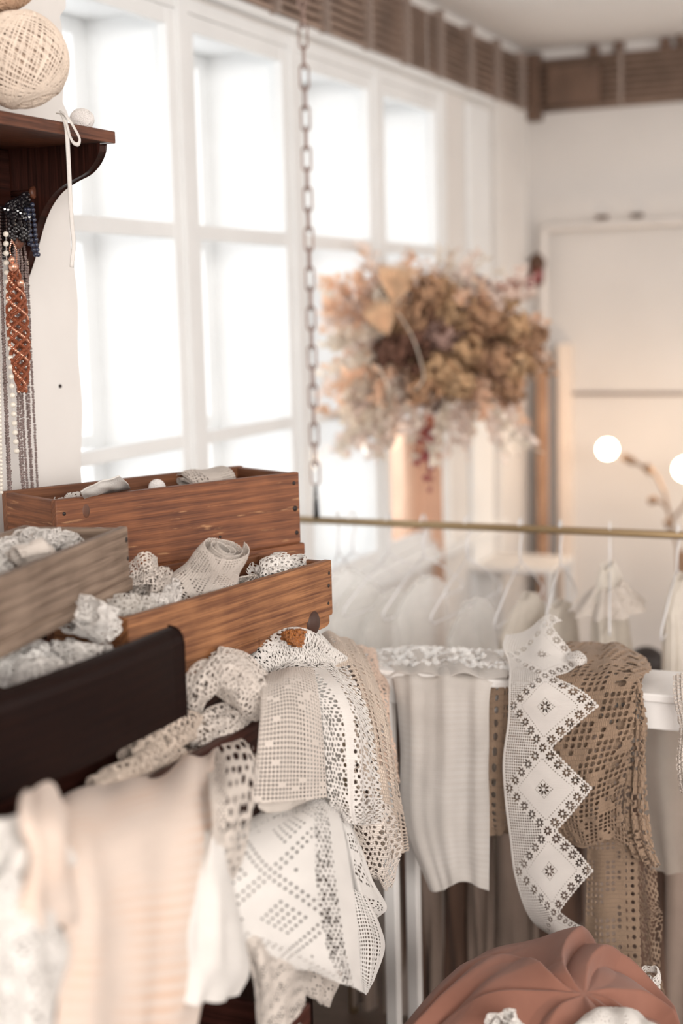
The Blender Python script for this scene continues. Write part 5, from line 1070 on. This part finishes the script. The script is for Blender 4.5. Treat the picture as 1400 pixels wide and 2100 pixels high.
def bunch(n, xr, yr, mats, ox, oy, **k):
    for i in range(n):
        x1, y1 = rs.uniform(*xr), rs.uniform(*yr); x0 = ox + (x1 - ox) * .35; y0 = oy + (y1 - oy) * .35
        sprig(x0, y0, x1, y1, rs.uniform(-.12, .14), mats[rs.randint(len(mats))], rs, **k)
bunch(44, (640, 800), (560, 880), [D_PALE, D_PALE, D_CREAM, D_PCH], 850, 700, nl=34, lw=.011, ll=.038)
bunch(22, (680, 850), (800, 940), [D_PALE, D_CREAM, D_PALE], 850, 740, nl=34, lw=.011, ll=.038)
bunch(26, (830, 1100), (820, 950), [D_PALE, D_CREAM, D_PCH, D_PALE], 930, 740, nl=24, lw=.010, ll=.034)
bunch(18, (820, 1040), (500, 600), [D_PALE, D_CREAM, D_PALE], 890, 680, nl=14, lw=.007, ll=.026)
bunch(14, (930, 1110), (540, 640), [D_PALE, D_CREAM, D_PCH, D_PALE], 980, 680, nl=22, lw=.009, ll=.03)
bunch(12, (700, 860), (500, 600), [D_PALE, D_PCH], 830, 680, nl=18, lw=.008, ll=.03)
bunch(6, (1090, 1145), (660, 780), [D_PCH, D_TAN], 1000, 700, nl=14, lw=.010, ll=.034)
for i in range(5): sprig(985, 640, 1050 + i * 14, 592 - i * 7 + rs.uniform(-8, 8), 0, D_RUST if i % 2 else D_PALE, rs, nl=18, lw=.012, ll=.026)
sprig(1060, 600, 1105, 570, 0, D_MAR, rs, nl=14, lw=.012, ll=.024)
for (x, y) in ((850, 930), (875, 975), (885, 1010), (865, 900), (895, 950), (860, 960)): sprig(878, 860, x, y, -.02, D_MAR if y > 940 else D_RUST, rs, nl=11, lw=.011, ll=.022, name='maroon_sprig')
for i in range(9): sprig(800, 760, 770 + 12 * i, 840 + rs.uniform(-20, 40), -.08, [D_PALE, D_PCH, D_CREAM][i % 3], rs, nl=12, lw=.006, ll=.05)
bunch(26, (800, 1080), (600, 820), [D_TAN, D_GOLD, D_TAN, D_BRN], 930, 700, nl=30, lw=.008, ll=.024)
for (x, y) in ((850, 690), (880, 740), (930, 700), (960, 760), (830, 730), (1000, 700)): cluster(x, y, .10, .055, D_BRN if x < 900 else D_TAN, 260, rs)
def fan(cx, cy, tx, ty, spread, mat, n=15):
    b = MB(); a = wloc(cx, cy, -.10); c = wloc(tx, ty, -.10); d = c - a; L_ = np.linalg.norm(d); d /= L_; s_ = np.cross(d, FW); s_ /= np.linalg.norm(s_)
    for k in range(n):
        an = (k / (n - 1) - .5) * spread; dr = d * cos(an) + s_ * sin(an); w_ = np.cross(dr, FW); l_ = L_ * (1 - .12 * abs(an)); q = FW * .006 * (k % 2)
        b.add([a, a + dr * l_ * .55 + w_ * .008 + q, a + dr * l_ + q, a + dr * l_ * .55 - w_ * .008 - q, a + dr * l_ * .55 - FW * .004], [(0, 1, 4), (1, 2, 4), (2, 3, 4), (3, 0, 4)])
    b.build('palm_leaf', mat, DF, smooth=False)
D_FAN = dm('dried_palm', (.82, .58, .38), .4); fan(805, 625, 822, 530, 1.1, D_FAN); fan(795, 690, 772, 610, 1.1, D_FAN)
def drib(pts, mat, r): MB().tube(smooth([wloc(x, y, -.12) for x, y in pts], 24), r, 6, flat=.3).build('dried_ribbon', mat, DF)
drib([(815, 640), (845, 690), (862, 740), (868, 775), (852, 800)], D_CREAM, .006); drib([(775, 750), (790, 780), (798, 805)], D_CREAM, .008); drib([(1000, 730), (1015, 770), (1050, 800)], D_BRN, .007)
MB().tube([(0, 0, -.02), (0, 0, 2.70 - DC[2])], .0008, 4).build('hanging_thread', LINEN, DF)
